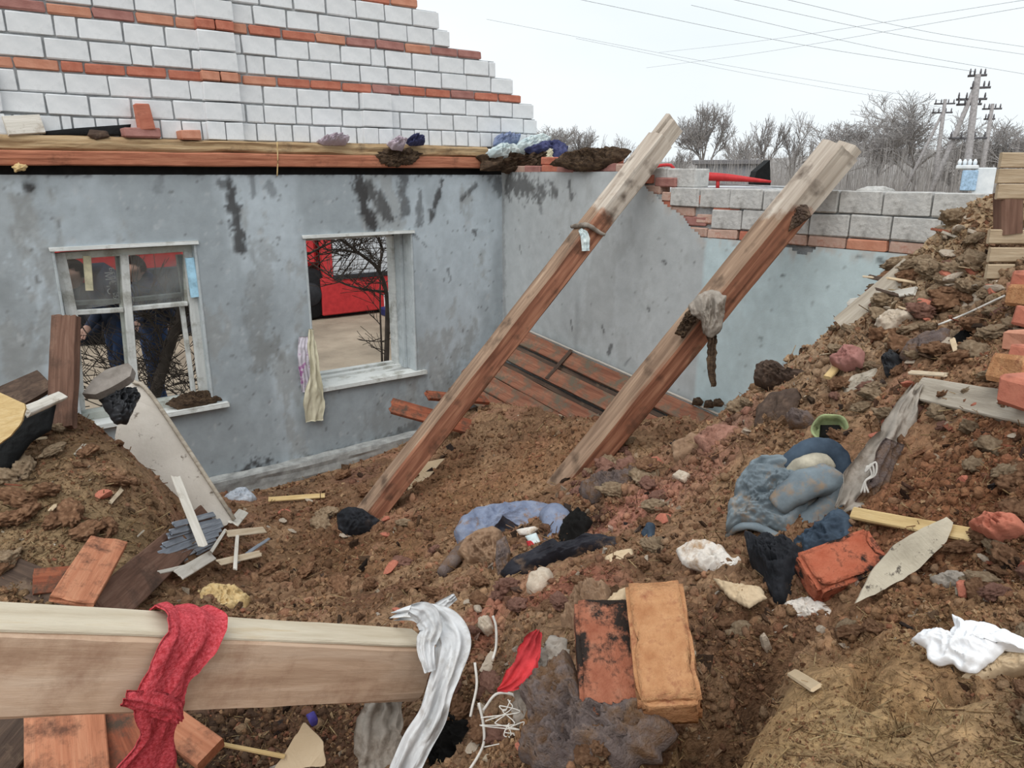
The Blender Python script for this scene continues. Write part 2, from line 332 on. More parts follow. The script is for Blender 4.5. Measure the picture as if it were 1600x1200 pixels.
W1 = (.49, 1.42, .76, 2.02); W2 = (2.25, 3.25, .74, 2.02)
# --- far wall (plane Y = Y0)
U, V, f = wall_panel(-1.6, X0 + .02, -.05, 2.5, .018, [W1, W2])
S = []
for a, b, c, d, w_, s_ in [(360, 290, 376, 385, .045, .9), (352, 285, 362, 300, .04, .7), (560, 280, 582, 352, .06, .95), (575, 290, 605, 340, .06, .8), (630, 275, 634, 330, .05, .7), (658, 300, 655, 348, .04, .6), (692, 282, 672, 345, .025, .85),
                         (745, 288, 722, 312, .02, .7), (770, 275, 785, 300, .06, .6), (402, 738, 412, 744, .12, .9), (470, 728, 560, 702, .07, .55), (600, 690, 660, 660, .06, .5), (250, 265, 252, 300, .03, .3), (45, 290, 48, 293, .025, .9), (395, 285, 398, 300, .03, .5),
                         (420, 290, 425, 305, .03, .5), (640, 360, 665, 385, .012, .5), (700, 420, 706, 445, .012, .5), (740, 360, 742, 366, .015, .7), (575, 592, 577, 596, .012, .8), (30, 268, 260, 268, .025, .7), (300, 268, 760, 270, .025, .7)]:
    p_, q_ = pY(a, b, Y0), pY(c, d, Y0); S.append((p_[0], p_[2], q_[0], q_[2], w_, s_))
st = streaks(U, V, S, 3)
n1 = fbm(p3(U * 1.6, V * .9, 1), 4); n2 = fbm(p3(U * 6, V * 2.2, 2), 4); n3 = fbm(p3(U * 22, V * 14, 5), 4, .65)
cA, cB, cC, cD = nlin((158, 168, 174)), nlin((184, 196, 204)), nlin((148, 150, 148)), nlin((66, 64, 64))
k1 = sm(-.25, .3, n1 + .5 * n2)[:, None]; c = cA * (1 - k1) + cB * k1
k2 = (sm(.12, .4, n2 + .4 * n3) * .6)[:, None]; c = c * (1 - k2) + cC * k2
pt = streaks(U, V, [(pY(420, 540, Y0)[0], pY(420, 540, Y0)[2], pY(418, 560, Y0)[0], pY(418, 560, Y0)[2], .12, .6), (2.9, .3, 4.1, .45, .25, .35), (.1, 1.2, .2, 2.3, .3, .35), (1.8, 1.2, 1.9, 1.9, .1, .4)], 9)[:, None]
c = c * (1 - pt) + nlin((122, 122, 118)) * pt
k3 = (sm(.34, .55, n3) * .5)[:, None]; c = c * (1 - k3) + nlin((188, 194, 198)) * k3
spk = (sm(.53, .64, fbm(p3(U * 34, V * 26, 12), 3)) * .55)[:, None]; c = c * (1 - spk) + nlin((92, 90, 88)) * spk
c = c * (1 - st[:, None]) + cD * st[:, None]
dsp = .006 * n1 + .003 * n3 - .006 * sm(.3, .8, st)
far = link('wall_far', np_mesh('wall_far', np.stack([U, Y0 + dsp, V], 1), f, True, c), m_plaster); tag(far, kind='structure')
m_core = plain('wall_core', (150, 152, 150), .9)
def wparts(pl, segs, name, parent, m_):
    for lo, hi in segs: box(name, lo, hi, m_, parent, bev=0)
T_ = .42
wparts(0, [((-1.6, Y0 + .02, -.2), (W1[0], Y0 + T_, 2.5)), ((W1[1], Y0 + .02, -.2), (W2[0], Y0 + T_, 2.5)), ((W2[1], Y0 + .02, -.2), (X0 + .4, Y0 + T_, 2.5)),
           ((W1[0], Y0 + .02, -.2), (W1[1], Y0 + T_, W1[2])), ((W1[0], Y0 + .02, W1[3]), (W1[1], Y0 + T_, 2.5)), ((W2[0], Y0 + .02, -.2), (W2[1], Y0 + T_, W2[2])), ((W2[0], Y0 + .02, W2[3]), (W2[1], Y0 + T_, 2.5))], 'wall_core', far, m_core)
m_reveal = mat('reveal_plaster', [(.3, (164, 174, 178)), (.7, (190, 199, 202))], scale=5, bump=.3, extra=dirt((130, 134, 136), .5, .75, 6.0))
box('recessed_wall_plate', (-1.6, Y0 + .06, 2.5), (X0 + .3, Y0 + .4, 2.565), m_darkgap, far, bev=0)  # near-black colour paints the shadow gap under the eaves beam
# plinth ledge along the base
pl = timber('plinth', (1.0, Y0 - .06, .04), (4.15, Y0 - .06, .07), .12, .2, m_core, parent=far, seed=4, rough=.02, nl=90)

# --- right wall (plane X = X0)
def topR(y):
    y = np.asarray(y); br = fbm(p3(y * 7, 2, 0), 3) * .05
    return np.where(y > 4.15, 2.52, np.where(y > 3.45, 2.075 + (y - 3.45) / .7 * .4 + br, 2.07 + .018 * fbm(p3(y * 6, 7, 0), 3) - .05 * sm(.3, .5, fbm(p3(y * 2.2, 4, 0), 2))))
U, V, f = wall_panel(-1.6, Y0 + .01, -.05, 2.54, .018, [], topR)
S = []
for a, b, c_, d, w_, s_ in [(800, 285, 840, 300, .12, .75), (862, 285, 866, 305, .04, .7), (890, 285, 892, 310, .025, .7), (893, 500, 895, 515, .012, .7), (812, 385, 814, 395, .011, .5), (940, 512, 942, 520, .018, .7), (953, 540, 950, 552, .018, .7), (1036, 408, 1040, 412, .012, .8), (1082, 408, 1084, 412, .012, .7), (1010, 480, 1012, 484, .015, .7),
                            (845, 300, 845, 330, .03, .4), (1225, 430, 1227, 432, .012, .7), (1295, 447, 1296, 449, .011, .5), (1187, 527, 1188, 530, .011, .6), (1375, 405, 1392, 420, .012, .7), (1340, 400, 1345, 402, .011, .5), (870, 420, 872, 450, .01, .5), (985, 560, 975, 570, .011, .5), (785, 300, 788, 600, .04, .3)]:
    p_, q_ = pX(a, b, X0), pX(c_, d, X0); S.append((p_[1], p_[2], q_[1], q_[2], w_, s_))
st = streaks(U, V, S, 6)
n1 = fbm(p3(U * 1.4, V * .8, 21), 4); n2 = fbm(p3(U * 5, V * 2.0, 22), 4); n3 = fbm(p3(U * 20, V * 12, 25), 4, .65)
yb = pX(1100, 420, X0)[1]; ys = pX(903, 450, X0)[1]
pale = sm(yb + .02, yb - .02, U + .01 * n2)[:, None] * sm(2.2, 2.0, V)[:, None] 
cg = nlin((184, 190, 192)) * (1 + .14 * n1 + .10 * n2)[:, None]; cp = nlin((192, 212, 217)) * (1 + .07 * n1 + .05 * n2)[:, None]
c = cg * (1 - pale) + cp * pale
strip = (sm(.05, .0, np.abs(U - ys)) * .28 * sm(1.7, 1.3, V))[:, None]; c = c * (1 - strip) + nlin((120, 126, 128)) * strip
k2 = (sm(.1, .4, n2 + .5 * n3) * .3)[:, None] * (1 - .6 * pale); c = c * (1 - k2) + nlin((150, 152, 150)) * k2
spk = (sm(.58, .66, fbm(p3(U * 38, V * 26, 32), 3)) * .4)[:, None]; c = c * (1 - spk) + nlin((96, 92, 90)) * spk
k4 = sm(.10, .0, topR(U) - V)[:, None] * sm(-.1, .2, n3)[:, None] * .6 * (U < 4.2)[:, None]; c = c * (1 - k4) + nlin((188, 180, 172)) * k4
c = c * (1 - st[:, None]) + cD * st[:, None]
wr = link('wall_right', np_mesh('wall_right', np.stack([X0 + .005 * n1 + .003 * n3, U, V], 1), f[:, ::-1], True, c), m_plaster); tag(wr, kind='structure')
box('wall_core', (X0 + .03, -1.6, -.2), (X0 + .4, Y0 + .42, 2.06), m_mortar, wr, bev=0)
box('wall_core', (X0 + .03, 4.2, 2.06), (X0 + .4, Y0 + .42, 2.5), m_mortar, wr, bev=0)
box('wall_core', (X0 + .035, -1.6, 2.06), (X0 + .36, 3.75, 2.395), m_mortar, wr, bev=0)
BRK = [box_me('brick', .12, .245, .065, .008, .004, s) for s in range(5)]
BLK = [box_me('block', .16, .25, .128, .006, .003, s) for s in range(5)]
def brick_mesh(kind, i, m_, _c={}):
    k = (kind, i % 5, m_.name)
    if k not in _c:
        me = (BRK if kind == 'brick' else BLK)[i % 5].copy(); me.materials.append(m_); _c[k] = me
    return _c[k]
def piece(kind, loc, sy, m_, parent, i, axis='y', sz=1.0, tilt=0.0):
    o = link(kind, brick_mesh(kind, i, m_), None, parent); o.location = loc
    o.scale = (1, sy / (.245 if kind == 'brick' else .25), sz)
    o.rotation_euler = (0, 0, math.pi / 2 if axis == 'x' else 0)
    o.rotation_euler.x += rnd.uniform(-.012, .012) + tilt; o.rotation_euler.z += rnd.uniform(-.01, .01)
    return o
# two courses of grey blocks on the right wall
for row, (z, off) in enumerate([(2.208, .0), (2.343, .11)]):
    y = -1.2 + off; i = 0
    while y < (3.62 if row == 0 else 3.72):
        L = .255 + rnd.uniform(-.015, .02)
        if row == 0 and y > 3.2: break
        piece('block', (X0 + .085 + rnd.uniform(-.006, .006), y + L / 2, z + rnd.uniform(-.003, .003)), L - .008, m_blockg, wr, rnd.randrange(5)); y += L
# brick course under them and broken stepped bricks next to the fracture
y = -1.2
while y < 3.62:
    L = .26 + rnd.uniform(-.01, .01); mm = rnd.choice([m_brickD, m_brickD, m_brickD, m_brickD])
    yc = y + L / 2
    if 1.85 < yc < 2.0 or 2.1 < yc < 2.32: mm = m_brickB
    elif 2.9 < yc < 3.5: mm = rnd.choice([m_brickA, m_brickD, m_brickC])
    piece('brick', (X0 + .062 + rnd.uniform(-.006, .006), yc, 2.105), L - .01, mm, wr, rnd.randrange(5)); y += L
for a, b, L, mm in [(1115, 342, .24, m_brickD), (1070, 330, .25, m_brickD), (1140, 330, .22, m_brickA), (1090, 345, .22, m_brickC), (1060, 308, .25, m_brickD), (1035, 318, .24, m_brickA), (1020, 296, .22, m_brickD), (1045, 285, .2, m_brickC), (1010, 280, .2, m_brickA), (1085, 312, .22, m_brickA)]:
    q = pX(a, b, X0 + .06); piece('brick', (X0 + .075, q[1], q[2]), L, mm, wr, rnd.randrange(5))
for a, b, L in [(1033, 277, .25), (1072, 278, .26)]:
    q = pX(a, b, X0 + .1); piece('block', (X0 + .12, q[1], q[2]), L, m_blockg, wr, rnd.randrange(5))
# bricks and mortar lumps on the wall near the corner
for i in range(7):
    piece('brick', (X0 + .08 + rnd.uniform(-.02, .02), 4.28 + i * .235, 2.545 + rnd.uniform(-.005, .01)), .225, rnd.choice([m_brickC, m_brickD, m_brickA]), wr, i)
    if i in (1, 2, 4): piece('brick', (X0 + .11, 4.33 + i * .235, 2.615), .225, rnd.choice([m_brickC, m_brickA]), wr, i + 1)

# --- gable of silicate blocks and red brick bands, standing on the far wall
YG = 5.96
gm = []
rows = []     # (z0, z1, kind)
z = 2.742
for k in ['half', 'block', 'block', 'brick', 'block', 'block', 'brick', 'block', 'block', 'brick', 'block', 'block', 'brick', 'block']:
    h = .072 if k == 'brick' else .136; rows.append((z, z + h, k)); z += h
ends = [840, 839, 834, 815, 802, 775, 752, 703, 686, 654]
xe = []
for i, r in enumerate(rows):
    zc = (r[0] + r[1]) / 2
    if i < len(ends):
        px = ends[i]; 
        lo_, hi_ = 3.0, 5.5
        d = ray(px, 180); xe.append(float(pY(px, 215 - 21.5 * i, YG)[0]))
    else: xe.append(xe[-1] - .19)
m_mort2 = mat('gable_mortar', [(.3, (140, 144, 147)), (.7, (180, 183, 185))], scale=14, bump=.8, bscale=50, bdist=.01)
bmv, bmf = [], []
for i, (r, e) in enumerate(zip(rows, xe)):
    lo = (-1.6, YG + .014, r[0]); hi = (e - .015, YG + .25, r[1]); b0 = len(bmv)
    for X in (lo[0], hi[0]):
        for Yv in (lo[1], hi[1]):
            for Z in (lo[2], hi[2]): bmv.append((X, Yv, Z))
    bmf += [[b0 + q for q in t] for t in ((0, 1, 3, 2), (4, 6, 7, 5), (0, 4, 5, 1), (2, 3, 7, 6), (1, 5, 7, 3), (0, 2, 6, 4))]
gab = link('wall_gable', np_mesh('wall_gable', bmv, np.array(bmf), False), m_mort2); tag(gab, kind='structure')
px1 = (pY(313, 100, YG - .06)[0], pY(372, 100, YG - .06)[0]); px2 = (pY(568, 190, YG - .06)[0], pY(614, 190, YG - .06)[0]); px0 = (-.2, pY(6, 170, YG - .06)[0])
R2 = random.Random(11)
for i, (r, e) in enumerate(zip(rows, xe)):
    k = r[2]; base = .25 if k != 'half' else .125
    x = e; first = True; zc = (r[0] + r[1]) / 2
    while x > -1.5:
        L = base + .01 + R2.uniform(-.008, .01)
        if R2.random() < .06: L *= .5
        if first and i % 2: L = L * .62 if k == 'block' else L
        first = False
        mm = R2.choice([m_brickA, m_brickA, m_brickB, m_brickC]) if k == 'brick' else m_block
        o = link('brick' if k == 'brick' else 'block', brick_mesh('brick' if k == 'brick' else 'block', R2.randrange(5), mm), None, gab)
        o.location = (x - L / 2, YG + (.075 if k != 'brick' else .055) + R2.uniform(-.004, .004), zc + R2.uniform(-.003, .003))
        o.scale = (1, (L - R2.uniform(.008, .014)) / (.245 if k == 'brick' else .25), .97 + R2.uniform(-.02, .01)); o.rotation_euler = (R2.uniform(-.006, .006), R2.uniform(-.01, .01), math.pi / 2)
        x -= L
# pilasters
for (xa, xb), top in ((px1, 99), (px2, 3), (px0, 3)):
    for i, r in enumerate(rows):
        if i >= top: break
        zc = (r[0] + r[1]) / 2; w_ = xb - xa; mm = R2.choice([m_brickA, m_brickB]) if r[2] == 'brick' else m_block
        parts_ = [(xa, xb)] if i % 3 else [(xa, (xa + xb) / 2), ((xa + xb) / 2, xb)]
        for a, b in parts_:
            o = link('brick' if r[2] == 'brick' else 'block', brick_mesh('brick' if r[2] == 'brick' else 'block', R2.randrange(5), mm), None, gab)
            o.location = ((a + b) / 2, YG + (.02 if r[2] != 'brick' else 0), zc); o.scale = (1, (b - a - .006) / (.245 if r[2] == 'brick' else .25), .98); o.rotation_euler.z = math.pi / 2

# --- windows
m_blue = plain('blue_foam', (150, 200, 225), .6)
m_glass = glass('dusty_glass')
m_cream = plain('cream_paint', (190, 184, 150), .7)
def window_case(n, W, depth):
    r = empty('window_%d' % n, (W[0], Y0, W[2])); tag(r, kind='structure'); r.matrix_basis = Matrix.Translation((W[0], Y0, W[2]))
    t = .018
    for a, b in (((W[0] - .0, Y0 - .008, W[2]), (W[0] + t, Y0 + .3, W[3])), ((W[1] - t, Y0 - .008, W[2]), (W[1], Y0 + .3, W[3]))): box('reveal', a, b, m_reveal, r, bev=.004)
    box('head_lining', (W[0] - .012, Y0 - .022, W[3] - .02), (W[1] + .015, Y0 + .3, W[3] + .008), m_whitewood, r, jit=.004)
    return r
w1 = window_case(1, W1, .3)
def wpt(x, y, Y): q = pY(x, y, Y); return q[0], q[2]
def bar(name, p, q, w_, m_, parent, Y, dep=.05, **k):
    a = pY(p[0], p[1], Y); b = pY(q[0], q[1], Y); return timber(name, a, b, dep, w_, m_, n=(0, -1, .001) if abs(b[0] - a[0]) < .0 else np.cross(np.cross(b - a, (0, 1, 0)), b - a) * 0 + np.cross(b - a, (0, 1, 0)), parent=parent, rough=.002, nl=14, nc=3, bev=.004, **k)
YF = Y0 + .10
bar('frame_post', (92, 395), (112, 495), .075, m_whitewood, w1, YF, seed=1)
bar('frame_post', (112, 495), (124, 640), .075, m_whitewood, w1, YF + .03, seed=2)
bar('frame_post', (297, 392), (322, 618), .10, m_whitewood, w1, YF, seed=3)
bar('frame_head', (95, 400), (300, 387), .05, m_greywood, w1, YF, seed=4)
bar('mullion', (194, 398), (212, 625), .052, m_whitewood, w1, YF - .02, seed=5)
bar('mullion', (186, 400), (204, 600), .05, m_greywood, w1, YF + .05, seed=6)
bar('transom', (106, 489), (192, 484), .032, m_whitewood, w1, YF, seed=7)
bar('transom', (206, 482), (292, 474), .032, m_whitewood, w1, YF, seed=8)
bar('sash_rail', (208, 468), (285, 460), .03, m_greywood, w1, YF + .06, seed=9)
bar('sash_stile', (280, 398), (291, 475), .045, m_greywood, w1, YF + .05, seed=10)
bar('sash_stile', (284, 478), (302, 612), .03, m_whitewood, w1, YF + .05, seed=11)
bar('sash_rail', (104, 474), (186, 470), .03, m_greywood, w1, YF + .06, seed=12)
bar('hanging_strip', (136, 400), (140, 454), .05, m_cream, w1, YF - .03, dep=.012, seed=13)
bar('foam_strip', (296, 403), (305, 464), .062, m_blue, w1, YF - .065, dep=.03, seed=14)
for a in ([(106, 402), (186, 397), (188, 474), (110, 486)], [(204, 396), (284, 390), (288, 470), (208, 478)]):
    v = [pY(x, y, YF + .02) for x, y in a]; v2 = [q + np.array((0, .004, 0)) for q in v]
    link('pane', np_mesh('pane', v + v2, np.array([[0, 1, 2, 3], [7, 6, 5, 4], [0, 4, 5, 1], [1, 5, 6, 2], [2, 6, 7, 3], [3, 7, 4, 0]]), False), m_glass, w1)
box('sill', (W1[0] - .06, Y0 - .06, W1[2] - .035), (W1[1] + .1, Y0 + .34, W1[2]), m_whitewood, w1, jit=.004)
box('sill_lip', (W1[0] - .02, Y0 + .1, W1[2]), (W1[1], Y0 + .2, W1[2] + .055), m_greywood, w1, jit=.004)
w2 = window_case(2, W2, .3)
box('frame_post', (W2[0] + .018, Y0 + .28, W2[2]), (W2[0] + .05, Y0 + .40, W2[3] - .02), m_whitewood, w2)
box('frame_post', (W2[1] - .07, Y0 + .26, W2[2]), (W2[1] - .018, Y0 + .38, W2[3] - .02), m_whitewood, w2)
box('frame_post', (W2[1] - .05, Y0 + .15, W2[2]), (W2[1] - .018, Y0 + .26, W2[3] - .02), m_reveal, w2)
box('frame_head', (W2[0] + .02, Y0 + .26, W2[3] - .06), (W2[1] - .02, Y0 + .38, W2[3] - .02), m_whitewood, w2)
box('sill', (W2[0] - .02, Y0 - .05, W2[2] - .035), (W2[1] + .08, Y0 + .22, W2[2]), m_whitewood, w2, jit=.004)
box('sill_lip', (W2[0] + .02, Y0 + .22, W2[2] - .02), (W2[1] - .02, Y0 + .28, W2[2] + .02), m_whitewood, w2, jit=.004)
box('sill_lip', (W2[0] + .02, Y0 + .32, W2[2] - .02), (W2[1] - .02, Y0 + .40, W2[2] + .03), m_whitewood, w2, jit=.004)
# ================================================================== rubble heap (sawdust, earth, plaster) as a height field
CP = []
def cp(px, py, z): q = pz(px, py, z); CP.append((q[0], q[1], z))
def cpd(px, py, d): q = pd(px, py, d); CP.append(tuple(q))
for a in [(403, 777, .0), (470, 762, .0), (540, 737, .03), (610, 712, .08), (680, 690, .2), (760, 640, .52), (720, 660, .4), (680, 740, .3), (750, 720, .42), (820, 660, .6), (850, 720, .55), (830, 770, .5),
          (420, 805, .08), (480, 850, .15), (430, 900, .25), (560, 830, .12), (640, 830, .28), (600, 890, .32), (520, 920, .32), (680, 850, .5), (900, 680, .68), (960, 700, .75), (1000, 680, .8), (1050, 660, .85),
          (700, 900, .78), (800, 835, .95), (900, 800, 1.03), (1000, 750, 1.15), (1060, 700, 1.24), (1130, 655, 1.34),
          (1000, 950, 1.46), (1000, 1050, 1.56), (900, 1000, 1.44), (850, 950, 1.3), (800, 1010, 1.28), (760, 930, 1.08), (730, 1010, 1.1), (720, 1110, 1.0), (600, 1150, .8), (400, 1150, .72), (200, 1170, .74), (30, 1150, .7), (880, 1100, 1.42), (800, 1150, 1.2),
          (1100, 850, 1.4), (1150, 960, 1.5), (1120, 1090, 1.5), (1040, 1180, 1.5), (1180, 1130, 1.66), (1300, 1050, 1.72), (1450, 1150, 1.78), (1590, 1120, 1.82), (1590, 960, 1.82), (1450, 920, 1.7), (1300, 860, 1.6), (1400, 750, 1.7),
          (1590, 760, 1.9), (1500, 620, 1.92), (1590, 600, 2.02), (1400, 620, 1.8), (1300, 650, 1.65), (1200, 700, 1.5), (1100, 760, 1.36), (1000, 830, 1.25), (900, 880, 1.17), (1230, 1190, 1.76), (1350, 960, 1.62),
          (0, 700, .85), (110, 640, 1.22), (150, 690, 1.1), (210, 720, 1.0), (60, 780, 1.02), (250, 790, .8), (300, 840, .5), (180, 850, .85), (60, 860, .9), (260, 900, .6), (100, 920, .75), (330, 900, .35), (360, 840, .2), (350, 950, .4)]: cp(*a)
for a in [(1200, 592, 3.85), (1260, 552, 3.9), (1330, 500, 3.95), (1400, 432, 3.95), (1440, 402, 3.95), (1480, 366, 3.9), (1550, 308, 3.85), (1590, 470, 3.0), (1500, 480, 3.3), (1400, 530, 3.2)]: cpd(*a)
CP += [(.3, .2, 1.62), (-.5, 0, 1.2), (-.6, 1.0, .9), (.6, -.5, 1.7), (1.5, -.5, 1.9), (2.5, .3, 2.0), (3.4, .6, 2.2), (3.5, -.5, 2.2), (-1.4, -1.2, 1.0), (-1.5, 2, .6), (-1.5, 4, .7), (-.6, 3.6, .75), (-.5, 4.8, .7),
       (.3, 5.6, .35), (1.0, 5.6, .2), (-.8, 5.6, .4), (4.2, 1.6, 1.7), (4.2, 2.2, 1.25), (4.2, 2.6, .95), (4.2, 3.2, .72), (4.2, 4.2, .55), (4.2, 5.2, .4), (3.6, 2.6, 1.0), (3.6, 3.1, .75), (4.2, 1.1, 2.0), (4.2, .4, 2.2), (4.2, -1.2, 2.2), (3.1, 2.75, .9), (2.6, 2.9, .75), (2.2, 3.0, .6), (1.8, 3.1, .5), (1.4, 3.2, .42)]
CP = np.array(CP)
def _phi(A, B): return np.sqrt(((A[:, None, :2] - B[None, :, :2]) ** 2).sum(-1) + .02)
_A = _phi(CP, CP) - 0.0; _n = len(CP); _K = np.zeros((_n + 1, _n + 1)); _K[:_n, :_n] = _A - np.eye(_n) * .03; _K[:_n, _n] = 1; _K[_n, :_n] = 1
_W = np.linalg.solve(_K, np.concatenate([CP[:, 2], [0]]))
def H0(x, y):
    x = np.atleast_1d(np.asarray(x, float)).ravel(); y = np.atleast_1d(np.asarray(y, float)).ravel(); out = np.empty(len(x))
    for s in range(0, len(x), 40000):
        e = slice(s, s + 40000); out[e] = _phi(np.stack([x[e], y[e]], 1), CP) @ _W[:_n] + _W[_n]
    return np.maximum(out, -.02)
TRENCH = []
SMOOTH = [(pz(1290, 1120, 1.73), .30, .75), (pz(1130, 1185, 1.62), .15, .6), (pz(80, 790, 1.0), .55, .6), (pz(130, 700, 1.1), .35, .6), (pz(800, 740, .5), .5, .35)]
def smask(x, y):
    r = np.zeros(len(x)); n = .25 * fbm(p3(x * 5, y * 5, 2), 2)
    for q_, rad, s_ in SMOOTH: r = np.maximum(r, s_ * sm(1.1, .6, np.hypot(x - q_[0], y - q_[1]) / rad + n))
    return r
for pl_, z_, dep, wd in (([(1205, 985), (1165, 1040), (1125, 1095), (1085, 1150), (1060, 1200)], 1.6, .2, .06), ([(1215, 985), (1290, 975), (1350, 975)], 1.6, .08, .03), ([(1345, 1010), (1350, 1080), (1385, 1150)], 1.74, .06, .02), ([(1450, 1100), (1530, 1085), (1620, 1085)], 1.76, .07, .03), ([(1090, 1010), (1130, 970), (1190, 960)], 1.5, .05, .03),
                         ([(700, 1150), (740, 1080), (745, 1000)], 1.05, .12, .06), ([(540, 870), (640, 890), (700, 905)], .35, .08, .05), ([(1480, 545), (1530, 510)], 1.95, .08, .04), ([(1370, 640), (1440, 660)], 1.75, .06, .03), ([(1400, 905), (1480, 880), (1600, 860)], 1.7, .06, .03), ([(870, 850), (905, 810), (930, 780)], 1.0, .14, .06)):
    q_ = [pz(*p_, z_)[:2] for p_ in pl_]; TRENCH += [(tuple(a), tuple(b), dep, wd) for a, b in zip(q_[:-1], q_[1:])]
def H1(x, y):
    """with clods"""
    h = H0(x, y); x = np.atleast_1d(x).ravel(); y = np.atleast_1d(y).ravel()
    near = sm(4.2, 1.2, np.hypot(x, y)); 
    wx = x + .06 * vn(p3(x * 6, y * 6, 3)); wy = y + .06 * vn(p3(x * 6, y * 6, 8))
    big = fbm(p3(wx * 3.2, wy * 3.2, h * 2), 3)
    cl = 1 - np.abs(fbm(p3(wx * 7, wy * 7, h * 5 + 4), 3)) * 2.2
    small = fbm(p3(wx * 17, wy * 17, h * 11), 3, .6); rid = np.abs(fbm(p3(x * 26, y * 26, h * 20 + 9), 3, .6))
    rough = .55 + .9 * sm(-.2, .5, fbm(p3(x * 1.3, y * 1.3, 12), 2))
    k = sm(.0, .25, h) * .7 + .3
    for (ax, ay), (bx, by), dep, wd in TRENCH:
        tx, ty = bx - ax, by - ay; t = np.clip(((x - ax) * tx + (y - ay) * ty) / (tx * tx + ty * ty), 0, 1); dd = np.hypot(wx - ax - tx * t, wy - ay - ty * t); h = h - dep * np.exp(-(dd / wd) ** 2)
    return h + k * rough * (1 - smask(x, y)) * (.055 * big + .038 * cl + .032 * small - .04 * rid + .012 * fbm(p3(x * 42, y * 42, h * 30), 2))
# colours of what the heap is made of, and shade painted into its hollows: (px, py, z, radius, colour, strength)
PAINT = [(1290, 1120, 1.73, .36, (166, 136, 92), 1.0), (1120, 1180, 1.6, .2, (160, 126, 84), .8), (1430, 960, 1.72, .2, (150, 112, 76), .7), (1400, 1050, 1.75, .18, (154, 118, 78), .7), (1050, 780, 1.25, .28, (160, 112, 92), .75), (980, 800, 1.2, .2, (166, 108, 90), .7), (760, 950, 1.12, .22, (158, 98, 78), .8), (870, 930, 1.25, .18, (150, 88, 70), .7), (1130, 700, 1.35, .2, (142, 96, 90), .7),
         (1350, 560, 1.75, .6, (164, 138, 110), .75), (1450, 450, 2.0, .6, (172, 148, 116), .85), (1530, 340, 2.3, .5, (190, 162, 116), .95), (1250, 600, 1.6, .4, (154, 124, 96), .7), (1420, 660, 1.8, .4, (150, 108, 76), .6), (1100, 820, 1.36, .3, (150, 116, 86), .6), (1500, 720, 1.85, .35, (148, 98, 64), .6), (1450, 850, 1.7, .3, (128, 80, 50), .6),
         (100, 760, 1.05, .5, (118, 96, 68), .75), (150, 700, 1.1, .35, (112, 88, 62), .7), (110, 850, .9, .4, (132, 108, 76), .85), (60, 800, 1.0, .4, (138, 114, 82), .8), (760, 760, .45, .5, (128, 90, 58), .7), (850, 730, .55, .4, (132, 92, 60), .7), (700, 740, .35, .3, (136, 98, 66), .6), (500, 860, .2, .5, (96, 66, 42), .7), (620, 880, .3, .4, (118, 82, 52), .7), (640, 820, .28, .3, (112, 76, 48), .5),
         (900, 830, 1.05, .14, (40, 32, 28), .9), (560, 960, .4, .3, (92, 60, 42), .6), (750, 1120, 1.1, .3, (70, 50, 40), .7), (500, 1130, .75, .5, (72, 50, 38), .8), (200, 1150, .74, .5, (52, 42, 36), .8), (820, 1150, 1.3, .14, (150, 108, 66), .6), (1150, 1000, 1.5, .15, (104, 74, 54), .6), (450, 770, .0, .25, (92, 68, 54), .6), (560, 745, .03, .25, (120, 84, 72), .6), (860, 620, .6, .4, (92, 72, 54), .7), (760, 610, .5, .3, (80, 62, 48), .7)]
gx = []
def nonuni(a, b, c, s0, s1):
    o = [a]; 
    while o[-1] < b:
        d = max(0, abs(o[-1] - c) - 1.0); o.append(o[-1] + min(s1, s0 + (s1 - s0) * d / 2.5))
    return np.array(o)
gx = nonuni(-1.55, X0 - .03, 1.0, .0095, .017); gy = nonuni(-1.5, Y0 - .02, .9, .0095, .017)
GX, GY = np.meshgrid(gx, gy, indexing='ij'); sh = GX.shape; gxr, gyr = GX.ravel(), GY.ravel()
GZ = H1(gxr, gyr); HZ = GZ.reshape(sh)
def H(x, y):
    x = np.asarray(x, float); y = np.asarray(y, float); i = np.clip(np.searchsorted(gx, x) - 1, 0, len(gx) - 2); j = np.clip(np.searchsorted(gy, y) - 1, 0, len(gy) - 2)
    a = np.clip((x - gx[i]) / (gx[i + 1] - gx[i]), 0, 1); b = np.clip((y - gy[j]) / (gy[j + 1] - gy[j]), 0, 1)
    return HZ[i, j] * (1 - a) * (1 - b) + HZ[i + 1, j] * a * (1 - b) + HZ[i, j + 1] * (1 - a) * b + HZ[i + 1, j + 1] * a * b
def hit(px, py, tmin=.5):
    d = ray(px, py); t = np.linspace(tmin, 9, 3000); P = CAM[None] + t[:, None] * d; ok = (P[:, 0] > -1.5) & (P[:, 0] < X0 - .04) & (P[:, 1] > -1.4) & (P[:, 1] < Y0 - .03)
    b = ok & (P[:, 2] < H(P[:, 0], P[:, 1])); i = np.argmax(b)
    return P[i] if b.any() else pz(px, py, 0)
def hn(p, r=.12):
    a = (H0([p[0] + r], [p[1]])[0] - H0([p[0] - r], [p[1]])[0]) / (2 * r); b = (H0([p[0]], [p[1] + r])[0] - H0([p[0]], [p[1] - r])[0]) / (2 * r)
    n = np.array((-a, -b, 1.0)); return n / np.linalg.norm(n)
